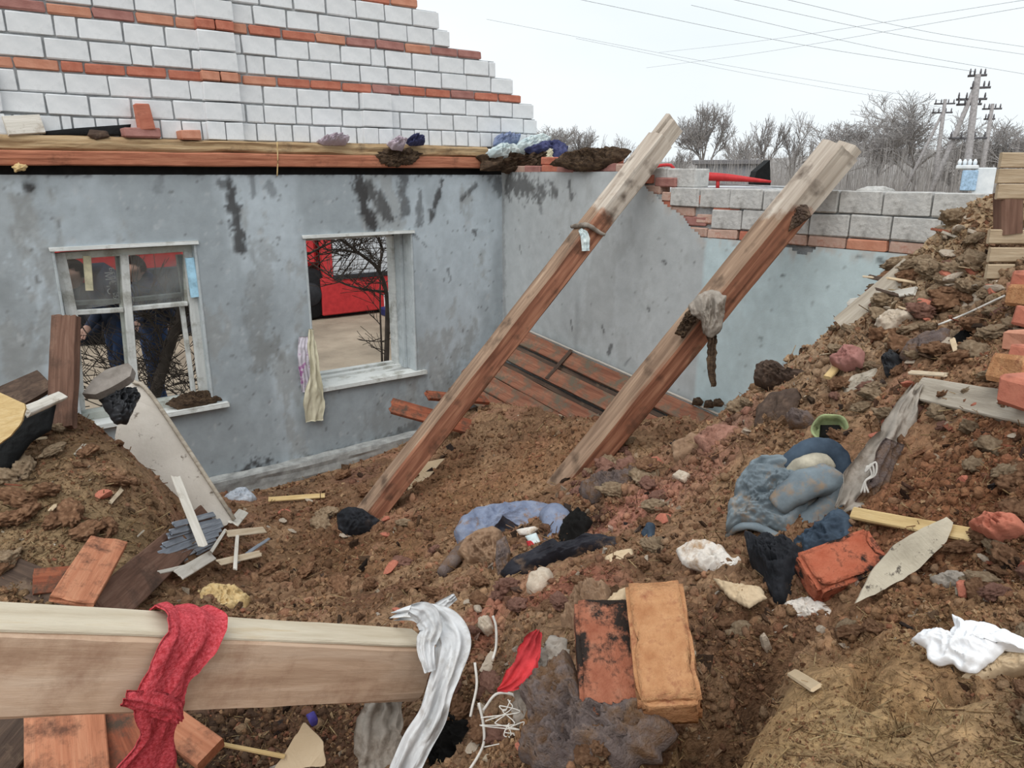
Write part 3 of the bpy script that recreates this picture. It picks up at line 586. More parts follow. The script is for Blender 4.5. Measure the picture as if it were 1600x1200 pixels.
def heapcol(x, y, z):
    n1 = fbm(p3(x * 2.2, y * 2.2, z * 2), 4); n2 = fbm(p3(x * 9, y * 9, z * 9 + 3), 4, .6); n3 = fbm(p3(x * 45, y * 45, z * 45), 3, .6); n4 = fbm(p3(x * 5, y * 5, z * 5 + 40), 3)
    c = nlin((150, 112, 82)) * np.ones((len(x), 1))
    k = sm(-.15, .35, n1 + .5 * n2)[:, None]; c = c * (1 - k) + nlin((180, 142, 106)) * k
    k = (sm(.1, .45, n4 + .3 * n2) * .7)[:, None]; c = c * (1 - k) + nlin((184, 132, 104)) * k
    for px, py, zz, r, cc, s_ in PAINT:
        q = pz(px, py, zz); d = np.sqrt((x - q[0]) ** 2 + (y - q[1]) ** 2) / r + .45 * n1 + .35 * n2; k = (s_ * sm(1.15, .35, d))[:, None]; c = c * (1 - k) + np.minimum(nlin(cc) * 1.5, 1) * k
    k = (sm(.15, .5, n2) * .55)[:, None]; c = c * (1 - k) + c * .5 * k
    c = c * (1 + .45 * n3 + .2 * n2)[:, None]
    k = (sm(.42, .6, n3) * .45)[:, None]; c = c * (1 - k) + nlin((186, 152, 112)) * k
    return np.clip((c * .93 + (c @ np.array((.2126, .7152, .0722)))[:, None] * .07) * 1.06, .008, 1)
m_heap = mat('sawdust_and_earth', [(.28, (172, 164, 156)), (.5, (228, 226, 222)), (.72, (255, 250, 240))], scale=60, detail=8, rough=.97, bump=1.0, bscale=110, attr=True, bdist=.012, spec=.1)
jx = .008 * fbm(p3(gxr * 20, gyr * 20, 1), 2); jy = .008 * fbm(p3(gxr * 20, gyr * 20, 6), 2)
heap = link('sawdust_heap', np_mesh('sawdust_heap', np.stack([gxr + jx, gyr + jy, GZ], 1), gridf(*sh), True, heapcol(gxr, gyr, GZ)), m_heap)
tag(heap, 'brown heap of sawdust, earth and crumbled plaster filling the roofless room', 'rubble', kind='stuff')

# crumbs, chips and straw strewn over the heap (uncountable)
rng = np.random.default_rng(5)
def strew(name, N, lo, hi, asp, cols, seed, label, cat, near=True, lift=.3, straw=False, round_=False):
    g = np.random.default_rng(seed)
    if True:
        N2 = int(N * 2.6); px = np.concatenate([g.uniform(-40, 1640, N2), g.uniform(-350, 2000, N2 // 2)]); py = np.concatenate([g.uniform(300, 1230, N2), g.uniform(330, 1600, N2 // 2)]); sel = g.permutation(len(px)); px = px[sel]; py = py[sel]; N = int(N * 1.25); pts = []
        d = FC[None] + RT[None] * ((px - 800) / F)[:, None] - UC[None] * ((py - 600) / F)[:, None]
        t = np.full(len(px), .6); done = np.zeros(len(px), bool)
        for _ in range(260):
            P = CAM + d * t[:, None]; gap = P[:, 2] - H(P[:, 0], P[:, 1]); done |= gap < .004; t = np.where(done, t, t + np.clip(gap * .5, .004, .2))
        P = CAM + d * t[:, None]; ok = done & (P[:, 0] > -1.4) & (P[:, 0] < X0 - .08) & (P[:, 1] > -1.3) & (P[:, 1] < Y0 - .1); P = P[ok][:N]; cx_ = .5 + .9 * fbm(p3(P[:, 0] * 4, P[:, 1] * 4, seed), 2); P = P[g.random(len(P)) < cx_ * (1 - 1.15 * smask(P[:, 0], P[:, 1]) * (hi > .015))] if not straw else P
    P[:, 2] = H(P[:, 0], P[:, 1]); n = len(P); dist = np.linalg.norm(P - CAM, axis=1)
    s = (lo + (hi - lo) * g.random(n) ** 2.5) * np.clip(dist / 2.0, .8, 2.2)
    s = s * (1 - .65 * smask(P[:, 0], P[:, 1]) * (not straw))
    # random rotations
    q = g.normal(size=(n, 4)); 
    if straw: q[:, 1:3] *= .35
    q /= np.linalg.norm(q, axis=1)[:, None]; w_, x, y, z = q.T
    Rm = np.stack([np.stack([1-2*(y*y+z*z), 2*(x*y-z*w_), 2*(x*z+y*w_)], 1), np.stack([2*(x*y+z*w_), 1-2*(x*x+z*z), 2*(y*z-x*w_)], 1), np.stack([2*(x*z-y*w_), 2*(y*z+x*w_), 1-2*(x*x+y*y)], 1)], 1)
    if round_:
        g5 = (1 + 5 ** .5) / 2; cube = np.array([[-1, g5, 0], [1, g5, 0], [-1, -g5, 0], [1, -g5, 0], [0, -1, g5], [0, 1, g5], [0, -1, -g5], [0, 1, -g5], [g5, 0, -1], [g5, 0, 1], [-g5, 0, -1], [-g5, 0, 1]]) / 3.6
        fc = np.array([[0, 11, 5], [0, 5, 1], [0, 1, 7], [0, 7, 10], [0, 10, 11], [1, 5, 9], [5, 11, 4], [11, 10, 2], [10, 7, 6], [7, 1, 8], [3, 9, 4], [3, 4, 2], [3, 2, 6], [3, 6, 8], [3, 8, 9], [4, 9, 5], [2, 4, 11], [6, 2, 10], [8, 6, 7], [9, 8, 1]])
    else:
        cube = np.array([[a, b, c] for a in (-.5, .5) for b in (-.5, .5) for c in (-.5, .5)]); fc = np.array([[0, 1, 3, 2], [4, 6, 7, 5], [0, 4, 5, 1], [2, 3, 7, 6], [1, 5, 7, 3], [0, 2, 6, 4]])
    nv_ = len(cube); jt = .0 if straw else (.32 if round_ else .5)
    v = cube[None] * np.array(asp)[None, None] * s[:, None, None] * (1 + jt * g.uniform(-1, 1, (n, nv_, 3)))
    if straw: v[:, :, 0] *= g.uniform(.4, 1.3, n)[:, None]
    v = np.einsum('nij,nkj->nki', Rm, v) + P[:, None, :] + np.array((0, 0, 1)) * (s * lift * asp[2])[:, None, None]
    f = (fc[None] + (np.arange(n) * nv_)[:, None, None]).reshape(-1, fc.shape[1])
    c = nlin(np.array(cols)[g.integers(0, len(cols), n)]); base = heapcol(P[:, 0], P[:, 1], P[:, 2]); mixk = g.uniform(.45, 1, n)[:, None] if round_ else g.uniform(0, .75, n)[:, None]; c = c * (1 - mixk) + base * mixk
    c = np.repeat(c * g.uniform(.75, 1.15, n)[:, None], nv_, 0)
    o = link(name, np_mesh(name, v.reshape(-1, 3), f, round_, np.clip(c, 0, 1)), m_heap); tag(o, label, cat, kind='stuff'); return o
EARTH = [(140, 100, 70), (110, 76, 54), (166, 126, 92), (186, 144, 106), (172, 114, 88), (96, 72, 56), (196, 162, 124)]
strew('sawdust_crumbs', 48000, .004, .013, (1, .8, .6), EARTH, 1, 'loose brown crumbs and wood dust strewn across the heap', 'crumbs')
strew('earth_clods', 9000, .010, .036, (1, .85, .65), EARTH + [(160, 110, 92), (176, 150, 122)], 2, 'small brown clods and plaster bits scattered on the heap', 'clods', lift=.1, round_=True)
strew('straw_bits', 16000, .015, .06, (1, .03, .03), [(178, 150, 104), (150, 118, 78), (196, 172, 128), (120, 92, 62), (96, 68, 46)], 3, 'thin straw and splinters lying across the heap', 'straw', straw=True, lift=2.0)
strew('pale_chips', 1500, .006, .022, (1, .7, .3), [(206, 192, 170), (220, 214, 204), (190, 160, 120), (186, 170, 150)], 4, 'pale plaster and wood chips dotted over the heap', 'chips')
strew('dark_flakes', 2200, .010, .036, (1, .8, .25), [(44, 36, 32), (60, 46, 38), (54, 50, 52), (70, 50, 40)], 6, 'dark charred flakes mixed into the heap', 'flakes', lift=.1)
# ================================================================== big timbers
m_raft = mat('weathered_rafter', [(.25, (122, 84, 60)), (.5, (166, 118, 84)), (.75, (196, 156, 120))], scale=2.2, stretch=(.6, 8, 8), bump=.6, bscale=10, dist=.5, rough=.85, bdist=.006)
def raft_mat(name, zpale, zred):
    """one side grey and weathered towards one end (local X), red-brown bare wood elsewhere, lit top face painted paler than the shadowed sides"""
    m = bpy.data.materials.new(name); m.use_nodes = True; t = m.node_tree; N = t.nodes; L = t.links; b = N['Principled BSDF']; b.inputs['Roughness'].default_value = .85; b.inputs['Specular IOR Level'].default_value = .2
    tc = N.new('ShaderNodeTexCoord'); mp = N.new('ShaderNodeMapping'); mp.inputs['Scale'].default_value = (.7, 9, 9); L.new(tc.outputs['Object'], mp.inputs['Vector'])
    n1 = N.new('ShaderNodeTexNoise'); n1.inputs['Scale'].default_value = 3; n1.inputs['Detail'].default_value = 7; n1.inputs['Distortion'].default_value = .5; L.new(mp.outputs[0], n1.inputs['Vector'])
    def ramp(cs):
        r = N.new('ShaderNodeValToRGB'); e = r.color_ramp.elements
        while len(e) < len(cs): e.new(.5)
        for q, (p_, c_) in zip(e, cs): q.position = p_; q.color = lin(c_)
        L.new(n1.outputs['Fac'], r.inputs['Fac']); return r.outputs['Color']
    red = ramp([(.3, (112, 70, 50)), (.5, (158, 100, 72)), (.72, (196, 138, 102))]); pal = ramp([(.3, (160, 144, 128)), (.55, (190, 176, 160)), (.75, (210, 200, 186))]); brn = ramp([(.3, (120, 94, 74)), (.6, (160, 130, 104)), (.75, (186, 158, 130))])
    n2 = N.new('ShaderNodeTexNoise'); n2.inputs['Scale'].default_value = 5; n2.inputs['Detail'].default_value = 6; L.new(tc.outputs['Object'], n2.inputs['Vector'])
    sx = N.new('ShaderNodeSeparateXYZ'); L.new(tc.outputs['Object'], sx.inputs[0])
    ge = N.new('ShaderNodeNewGeometry'); vt = N.new('ShaderNodeVectorTransform'); vt.vector_type = 'NORMAL'; vt.convert_from = 'WORLD'; vt.convert_to = 'OBJECT'; L.new(ge.outputs['True Normal'], vt.inputs[0]); sn = N.new('ShaderNodeSeparateXYZ'); L.new(vt.outputs[0], sn.inputs[0])
    def M(op, a, b_):
        q = N.new('ShaderNodeMath'); q.operation = op
        for i, v in enumerate((a, b_)):
            if isinstance(v, (int, float)): q.inputs[i].default_value = v
            else: L.new(v, q.inputs[i])
        return q.outputs[0]
    def mix(f, a, b_):
        q = N.new('ShaderNodeMix'); q.data_type = 'RGBA'; L.new(f, q.inputs[0]); L.new(a, q.inputs[6]); L.new(b_, q.inputs[7]); return q.outputs[2]
    def mr(v, a, b_):
        q = N.new('ShaderNodeMapRange'); q.inputs[1].default_value = a; q.inputs[2].default_value = b_; L.new(v, q.inputs[0]); return q.outputs[0]
    top = mr(sn.outputs[2], .5, .7)
    c1 = mix(top, red, brn)
    xx = M('ADD', sx.outputs[0], M('MULTIPLY', M('SUBTRACT', n2.outputs['Fac'], .5), 1.1)); c2 = mix(mr(xx, zpale, zpale + .12), c1, pal)
    dk = N.new('ShaderNodeRGB'); dk.outputs[0].default_value = lin((74, 58, 46)); n3 = N.new('ShaderNodeTexNoise'); n3.inputs['Scale'].default_value = 7; n3.inputs['Detail'].default_value = 8; L.new(tc.outputs['Object'], n3.inputs['Vector'])
    c3 = mix(M('MULTIPLY', mr(n3.outputs['Fac'], .56, .72), .8), c2, dk.outputs[0])
    L.new(c3, b.inputs['Base Color'])
    bp = N.new('ShaderNodeBump'); bp.inputs['Strength'].default_value = .6; bp.inputs['Distance'].default_value = .006; L.new(n1.outputs['Fac'], bp.inputs['Height']); L.new(bp.outputs[0], b.inputs['Normal']); return m
def rafter(foot, topn, ext0, m_, label, seed, W=.15, H_=.19, n=(-.55, -.1, .8)):
    d = topn - foot; L = np.linalg.norm(d); d /= L; a = foot - d * ext0
    o = timber('rafter', a, topn, W, H_, m_, n=n, seed=seed, rough=.006, nl=110, nc=8, bev=.012, broken=(.02, .012)); tag(o, label, 'beam'); return o
A0, A1 = pd(570, 812, 5.45), pX(1022, 232, X0 - .02); A1 = A1 + (A1 - A0) / np.linalg.norm(A1 - A0) * .08
mA = raft_mat('rafter_wood_a', 2.9, 0)
rA = rafter(A0, A1, .15, mA, 'squared rafter leaning up from a dark rag to the corner wall top', 2, W=.155, H_=.16, n=(-.62, .05, .6))
m_chk = wood('weathered_end_grain', (150, 136, 122), (182, 168, 152), (204, 194, 180))
# slotted top end of the first rafter: two cheeks left standing beyond the cut
dA = (A1 - A0) / np.linalg.norm(A1 - A0); MA = rA.matrix_basis; LA = float(np.linalg.norm(A1 - (A0 - dA * .15)))
for s in (-1, 1):
    me = timber_me('end_cheek', .17 + .05 * (s > 0), .045, .13, seed=5 + s, rough=.003, nl=10, nc=4, bev=.006)
    o = link('end_cheek', me, m_chk, rA); o.matrix_basis = MA @ Matrix.Translation((LA - .03, s * .047, 0)) 
B0, B1 = pd(868, 780, 4.95), pX(1290, 262, X0 - .12); dB = (B1 - B0) / np.linalg.norm(B1 - B0); B1 = B1 + dB * .12
mB = raft_mat('rafter_wood_b', 2.42, 0)
rB = rafter(B0, B1, .15, mB, 'squared rafter leaning to the grey block wall with a hanging rag', 6, W=.165, H_=.18, n=(-.62, .05, .6))
MB_ = rB.matrix_basis; LB = float(np.linalg.norm(B1 - (B0 - dB * .15)))
o = link('end_cheek', timber_me('end_cheek', .06, .145, .07, seed=15, rough=.003, nl=6, nc=4, bev=.006), m_chk, rB); o.matrix_basis = MB_ @ Matrix.Translation((LB - .005, 0, -.04))
# foreground beam
m_fbeam = raft_mat('foreground_beam_wood', 9.0, 0)
def fbeam_mat():
    m = mat('sawn_pine', [(.25, (176, 138, 108)), (.45, (206, 170, 138)), (.6, (220, 188, 158)), (.8, (230, 204, 178))], scale=1.6, stretch=(.9, 7, 7), bump=.4, bscale=14, dist=1.2, rough=.8, bdist=.004, extra=dirt((160, 116, 88), .52, .75, 6.0, .8)); return m
m_pine = fbeam_mat()
m_pinetop = mat('pine_wane', [(.3, (190, 172, 142)), (.6, (214, 200, 174)), (.8, (196, 164, 110))], scale=3, stretch=(.8, 6, 6), bump=.6, bscale=20, bdist=.006)
FB0 = pd(-120, 1032, 1.62); FB1 = pd(650, 1040, 2.3); fd = (FB1 - FB0); fd /= np.linalg.norm(fd)
fbm_ = timber('foreground_beam', FB0, FB1, .115, .160, m_pine, n=(.0, -.05, 1), seed=21, rough=.005, nl=110, nc=9, bev=.01, broken=(.0, .02), bow=.0); tag(fbm_, 'thick pale pine beam across the lower left with a red net rag over it', 'beam')
MF = fbm_.matrix_basis; LF = float(np.linalg.norm(FB1 - FB0))
o = link('worn_top', timber_me('worn_top', LF - .02, .107, .012, seed=22, rough=.004, nl=110, nc=8, bev=.004), m_pinetop, fbm_); o.matrix_basis = MF @ Matrix.Translation((.0, 0.002, .081))
# eaves beam along the far wall
m_eave = wood('eaves_beam_wood', (140, 78, 54), (178, 108, 76), (198, 130, 94), d=dirt((84, 56, 42), .55, .72, 2.5))
m_eavetop = wood('eaves_wane', (138, 106, 70), (168, 138, 96), (190, 166, 126), d=dirt((92, 76, 60), .54, .7, 3.0))
ev = timber('eaves_beam', (-1.6, Y0 + .02, 2.605), (4.02, Y0 + .02, 2.605), .16, .095, m_eave, seed=31, rough=.007, nl=160, nc=7, bev=.008); tag(ev, 'long red-brown eaves beam lying on top of the windowed wall', 'beam')
timber('bark_edge', (-1.6, Y0 + .04, 2.697), (4.05, Y0 + .04, 2.697), .15, .095, m_eavetop, parent=ev, seed=32, rough=.018, nl=220, nc=6, bev=.02)
# ================================================================== things in the rubble
def proj(p):
    q = np.asarray(p, float) - CAM; f_ = q @ FC; return 800 + F * (q @ RT) / f_, 600 - F * (q @ UC) / f_
def plane(pxs, c, n):
    c = np.asarray(c, float); n = np.asarray(n, float); o = []
    for x, y in pxs:
        d = ray(x, y); t = ((c - CAM) @ n) / (d @ n); o.append(CAM + d * t)
    return np.array(o)
def facing(c, n, k=.5):
    v = CAM - np.asarray(c); v = v / np.linalg.norm(v); m_ = np.asarray(n) * (1 - k) + v * k; return m_ / np.linalg.norm(m_)
def lay(pxs, lift=.01, k=.45, n=None, c=None):
    pc = np.mean(np.array(pxs, float), 0)
    if c is None: c = hit(*pc)
    if n is None: n = facing(c, hn(c), k)
    n = np.asarray(n, float) / np.linalg.norm(n); return plane(pxs, np.asarray(c) + n * lift, n), n
def rag(name, pxs, m_, label, cat, h=.05, lift=.005, k=.45, n=None, c=None, group=None, **kw):
    P, nn = lay(pxs, lift, k, n, c); o = blob(name, P, m_, h=h, n=nn, **kw)
    if label: tag(o, label, cat, group)
    return o
def slab(name, pxs, m_, label, cat, th=.02, lift=.01, k=.45, n=None, c=None, group=None, jag=0.0, seed=0, parent=None, warp=0.0):
    P, nn = lay(pxs, lift, k, n, c); P = resample(P, max(28, len(P) * 6)) if jag else np.array(P)
    if jag: P = P + fbm(P * 30 + seed, 3)[:, None] * jag * np.array(nn)[::-1] + np.stack([fbm(P * 25 + seed, 3), fbm(P * 25 + seed + 9, 3), fbm(P * 25 + seed + 4, 3)], 1) * jag
    ctr = P.mean(0); bm = bmesh.new(); top = [bm.verts.new(p_ - ctr) for p_ in P]; bot = [bm.verts.new(p_ - ctr - nn * th) for p_ in P]
    f1 = bm.faces.new(top); bm.faces.new(bot[::-1]); L_ = len(P)
    for i in range(L_): bm.faces.new((top[i], bot[i], bot[(i + 1) % L_], top[(i + 1) % L_]))
    bmesh.ops.recalc_face_normals(bm, faces=bm.faces[:])
    if warp:
        bmesh.ops.triangulate(bm, faces=[f for f in bm.faces if len(f.verts) > 4]); bmesh.ops.subdivide_edges(bm, edges=bm.edges[:], cuts=3)
        for v in bm.verts: v.co += Vector(nn * warp * float(fbm(np.array([v.co + Vector(ctr)]) * 7 + seed, 2)[0]))
    me = bpy.data.meshes.new(name); bm.to_mesh(me); bm.free(); o = link(name, me, m_, parent); o.location = ctr
    if label: tag(o, label, cat, group)
    return o
def fr(x, y, d_, lift=.02):
    h_ = hit(x, y); dh = np.linalg.norm(h_ - CAM); return pd(x, y, min(d_, dh - lift))
def stick(name, a, b, W, T, m_, label=None, cat=None, group=None, lift=.015, da=None, db=None, n=None, parent=None, za=None, zb=None, **k):
    pa = fr(*a, da, lift) if da else (pz(*a, za) if za is not None else hit(*a) + np.array((0, 0, lift))); pb = fr(*b, db, lift) if db else (pz(*b, zb) if zb is not None else hit(*b) + np.array((0, 0, lift)))
    mid = (pa + pb) / 2; nn = facing(mid, hn(mid), .6) if n is None else n
    kk = dict(nl=24, nc=4, rough=.003, bev=.003); kk.update(k); o = timber(name, pa, pb, W, T, m_, n=nn, parent=parent, **kk)
    if label: tag(o, label, cat, group)
    return o
# ---- materials
m_rednet = mat('red_net', [(.35, (196, 40, 52)), (.65, (232, 80, 92))], scale=160, detail=2, rough=.8, bump=.9, bscale=220, bdist=.006)
m_white = mat('white_cloth', [(.3, (176, 178, 180)), (.55, (208, 210, 212)), (.8, (226, 228, 230))], scale=5, rough=.95, bump=.3, bscale=90, bdist=.004, extra=dirt((160, 154, 146), .5, .75, 18.0))
m_greyrag = mat('grey_dirty_cloth', [(.3, (128, 120, 110)), (.6, (166, 156, 144)), (.8, (186, 178, 168))], scale=9, rough=.97, bump=.5, bscale=80, bdist=.005, extra=dirt((106, 90, 74), .5, .68, 8.0))
m_cream2 = mat('cream_cloth', [(.3, (190, 184, 154)), (.7, (212, 206, 178))], scale=6, rough=.9, bump=.4, bscale=40, bdist=.004)
m_floral = mat('floral_cloth', [(.42, (196, 190, 202)), (.55, (206, 200, 212)), (.62, (180, 120, 176)), (.72, (150, 80, 150))], scale=10, detail=3, rough=.9, bump=.2)
m_denim = mat('blue_grey_jacket', [(.3, (88, 100, 108)), (.55, (118, 132, 140)), (.8, (142, 152, 156))], scale=7, rough=.8, bump=.35, bscale=70, bdist=.004, extra=dirt((150, 124, 94), .5, .64, 13.0, .85))
m_denimd = mat('jacket_dark', [(.3, (40, 52, 66)), (.7, (72, 90, 108))], scale=9, rough=.8, bump=.3, bscale=60, bdist=.004)
m_lining = plain('pale_lining', (168, 160, 140), .9, sc=20)
m_black = mat('black_cloth', [(.3, (28, 30, 34)), (.7, (52, 54, 60))], scale=9, rough=.85, bump=.5, bscale=60, bdist=.005, extra=dirt((84, 68, 56), .58, .75, 6.0))
m_leather = mat('black_leather', [(.3, (26, 26, 32)), (.7, (48, 48, 56))], scale=8, rough=.45, bump=.3, bscale=40, extra=dirt((120, 96, 74), .58, .7, 5.0))
m_blueknit = mat('blue_knit', [(.3, (104, 116, 144)), (.55, (130, 142, 168)), (.8, (150, 158, 176))], scale=14, rough=1.0, bump=.9, bscale=140, bdist=.006, extra=dirt((144, 112, 84), .54, .66, 11.0))
m_tanrag = mat('tan_rag', [(.3, (128, 98, 74)), (.6, (158, 126, 96)), (.8, (176, 146, 116))], scale=9, rough=1.0, bump=.7, bscale=70, bdist=.006)
m_purple = mat('purple_grey_cloth', [(.3, (96, 82, 80)), (.55, (130, 114, 108)), (.8, (156, 136, 118))], scale=14, rough=1.0, bump=1.0, bscale=170, bdist=.008, extra=dirt((124, 92, 64), .47, .62, 13.0))
m_hbrick = mat('hero_brick_tan', [(.3, (178, 116, 66)), (.55, (200, 142, 88)), (.8, (212, 158, 104))], scale=22, rough=.97, bump=1.0, bscale=95, bdist=.009, extra=dirt((158, 92, 58), .52, .68, 24.0))
m_hbrick2 = mat('hero_brick_charred', [(.3, (152, 82, 54)), (.55, (178, 108, 76)), (.8, (168, 126, 100))], scale=22, rough=.97, bump=1.0, bscale=95, bdist=.009, extra=dirt((52, 44, 40), .47, .56, 13.0))
m_hbrick3 = mat('hero_brick_red', [(.3, (178, 84, 50)), (.7, (202, 112, 76))], scale=22, rough=.97, bump=1.0, bscale=95, bdist=.009, extra=dirt((52, 42, 38), .5, .58, 12.0))
m_felt = mat('speckled_board', [(.3, (160, 150, 130)), (.6, (186, 176, 154)), (.8, (200, 190, 168))], scale=10, rough=.95, bump=.5, bscale=60, bdist=.005, extra=dirt((96, 88, 78), .6, .66, 30.0))
m_slab = mat('painted_board', [(.3, (192, 184, 172)), (.7, (212, 205, 194))], scale=4, rough=.85, bump=.3, bscale=40, extra=dirt((110, 96, 82), .6, .68, 14.0))
m_paper = mat('white_paper', [(.3, (224, 226, 230)), (.7, (238, 240, 243))], scale=4, rough=.9, bump=.2, bscale=20)
m_bagp = mat('stained_paper_bag', [(.3, (196, 186, 174)), (.6, (222, 216, 208)), (.8, (200, 182, 150))], scale=5, rough=.9, bump=.4, bscale=30, extra=dirt((168, 134, 94), .5, .66, 16.0))
m_card = mat('tan_card', [(.3, (186, 160, 122)), (.7, (208, 184, 148))], scale=4, rough=.9, bump=.2)
m_palewood = wood('pale_split_wood', (168, 144, 110), (198, 178, 148), (214, 198, 172))
m_lathw = wood('whitewashed_lath', (186, 178, 164), (206, 200, 188), (220, 214, 204), d=dirt((150, 132, 110), .58, .75, 8.0))
m_lathg = wood('grey_blue_lath', (104, 110, 120), (136, 144, 156), (166, 174, 184))
m_yellow = wood('fresh_pine', (186, 150, 88), (208, 176, 112), (222, 196, 142))
m_redplank = wood('red_brown_plank', (104, 52, 36), (146, 78, 50), (176, 102, 66), d=dirt((84, 68, 56), .48, .66, 14.0))
m_orplank = wood('orange_plank', (158, 92, 58), (186, 116, 78), (202, 138, 98), d=dirt((110, 72, 54), .5, .68, 14.0))
m_dkplank = wood('dark_plank', (58, 46, 40), (82, 66, 56), (108, 86, 70), d=dirt((130, 108, 86), .58, .72, 6.0))
m_mossplank = wood('ceiling_plank_wood', (104, 62, 46), (140, 88, 64), (166, 114, 86), d=dirt((104, 94, 78), .46, .6, 7))
m_greyplank = wood('grey_plank', (140, 128, 112), (172, 160, 142), (194, 184, 168))
m_postw = wood('old_post', (84, 60, 48), (114, 82, 66), (136, 104, 86), d=dirt((70, 56, 48), .52, .7, 3.0))
m_green = plain('green_enamel', (142, 156, 104), .5, var=.2, bump=.3)
m_nearblack = plain('soot_black', (24, 23, 22), .9)
m_red = plain('red_fabric', (186, 40, 46), .8, var=.2, bump=.4)
m_wire = plain('white_cable', (196, 192, 184), .5)
m_blacksheet = plain('black_felt_and_void', (26, 27, 28), .7, bump=.5)
m_bagb = mat('black_plastic', [(.3, (30, 31, 34)), (.7, (62, 64, 68))], scale=6, rough=.35, bump=.3, bscale=20)
m_bagblue = mat('blue_plastic', [(.3, (160, 170, 184)), (.7, (192, 200, 210))], scale=6, rough=.4, bump=.3, bscale=20)
m_stone = mat('plaster_lump', [(.3, (176, 158, 136)), (.7, (206, 192, 172))], scale=8, rough=.95, bump=.7, bscale=40, bdist=.008, extra=dirt((150, 112, 82), .5, .7, 8.0))
m_clodm = mat('earth_clod', [(.3, (122, 84, 56)), (.5, (162, 116, 80)), (.7, (198, 150, 108))], scale=7, detail=10, rough=1.0, bump=1.0, bscale=60, bdist=.012)
m_tanclod = mat('tan_clod', [(.3, (150, 120, 90)), (.5, (186, 156, 120)), (.7, (210, 182, 146))], scale=7, detail=10, rough=1.0, bump=1.0, bscale=60, bdist=.012)
m_pinkclod = mat('brick_dust_clod', [(.3, (140, 94, 76)), (.7, (192, 140, 118))], scale=7, detail=10, rough=1.0, bump=1.0, bscale=60, bdist=.012)
m_strawclump = mat('matted_straw', [(.3, (52, 42, 36)), (.55, (96, 76, 58)), (.8, (140, 114, 82))], scale=22, rough=1.0, bump=1.0, bscale=70, bdist=.015, stretch=(1, 1, 2))
m_bluec = mat('blue_cloth', [(.3, (98, 112, 150)), (.7, (140, 156, 190))], scale=14, rough=.9, bump=.4)
m_aqua = mat('pale_aqua_cloth', [(.3, (176, 198, 204)), (.7, (216, 226, 224))], scale=10, rough=.9, bump=.4)
m_navy = mat('navy_cloth', [(.3, (44, 48, 84)), (.6, (76, 80, 122)), (.8, (120, 122, 150))], scale=16, rough=.9, bump=.5)
m_lilac = mat('lilac_cloth', [(.3, (168, 150, 166)), (.7, (200, 186, 196))], scale=14, rough=.9, bump=.4)
m_yelstripe = plain('yellow_green_stripe', (186, 186, 84), .8)
m_pallet = wood('pallet_wood', (150, 128, 98), (178, 156, 124), (196, 178, 148), d=dirt((120, 100, 76), .58, .75, 6.0))
m_padg = mat('grey_weathered_pad', [(.3, (112, 104, 96)), (.7, (146, 138, 130))], scale=12, rough=.95, bump=.5, bscale=50)
m_tinted = plain('purple_scrap', (74, 66, 150), .6)

# ---- foreground: rag over the beam
def bp_(s, y, z): return np.array(MF @ Vector((s, y, z)))
def s_at(px):
    ss = np.linspace(0, LF, 400); xs_ = [proj(bp_(s, -.06, 0))[0] for s in ss]; return float(ss[int(np.argmin(np.abs(np.array(xs_) - px)))])
s0 = s_at(270); ny = np.array(MF.to_3x3() @ Vector((0, -1, 0))); nz_ = np.array(MF.to_3x3() @ Vector((0, 0, 1)))
root = ribbon('red_net_rag', [bp_(s0 + .02, .075, .085), bp_(s0 + .02, .03, .114), bp_(s0 + .015, -.035, .118), bp_(s0 + .0, -.075, .085), bp_(s0 - .02, -.084, .03), bp_(s0 - .025, -.09, -.03), bp_(s0 + .0, -.085, -.085), bp_(s0 + .012, -.075, -.125), bp_(s0 + .02, -.07, -.2), bp_(s0 + .03, -.06, -.3), bp_(s0 + .05, -.05, -.42)],
              [.11, .125, .135, .125, .11, .115, .085, .08, .15, .165, .18], m_rednet, n=[nz_, nz_, nz_, ny + nz_ * .6, ny, ny, ny, ny, ny, ny, ny], folds=.006, nf=2.2, seed=3, nu=110, nv=30, ragged=.12, th=.004)
tag(root, 'red net rag hanging over the pale pine beam', 'rag')
ribbon('folded_flap', [bp_(s0 - .10, -.09, -.03), bp_(s0 - .05, -.098, -.036), bp_(s0 - .0, -.102, -.05), bp_(s0 + .03, -.1, -.075)], [.03, .055, .05, .02], m_rednet, n=ny, folds=.006, seed=5, nu=30, nv=12, parent=root, curl=.4)
# ---- white cloth on the beam end
we = [(615, 962), (645, 958), (668, 962), (690, 975), (708, 1003), (700, 1045), (685, 1085), (672, 1125), (650, 1165), (628, 1215)]
wr_ = ribbon('white_rag', [pd(x, y, d_) for (x, y), d_ in zip(we, (2.26, 2.2, 2.14, 2.1, 2.08, 2.07, 2.08, 2.1, 2.12, 2.14))], [.03, .05, .075, .095, .105, .085, .075, .08, .085, .08], m_white, n=-FC + .25 * UC, folds=.014, nf=2.2, seed=11, nu=110, nv=34, th=.004)
tag(wr_, 'white rag knotted over the end of the pine beam', 'rag')
for sd, pth, wd in ((12, [(640, 952), (664, 962), (672, 985), (664, 1010), (672, 1050)], [.03, .075, .06, .05, .03]), (13, [(655, 968), (680, 955), (700, 940), (712, 932)], [.05, .04, .03, .02])):
    ribbon('knot_fold', [pd(x, y, 2.04 if sd != 13 else 2.2) for x, y in pth], wd, m_white, n=-FC + .2 * UC, folds=.01, seed=sd, nu=40, nv=16, parent=wr_, curl=.5)
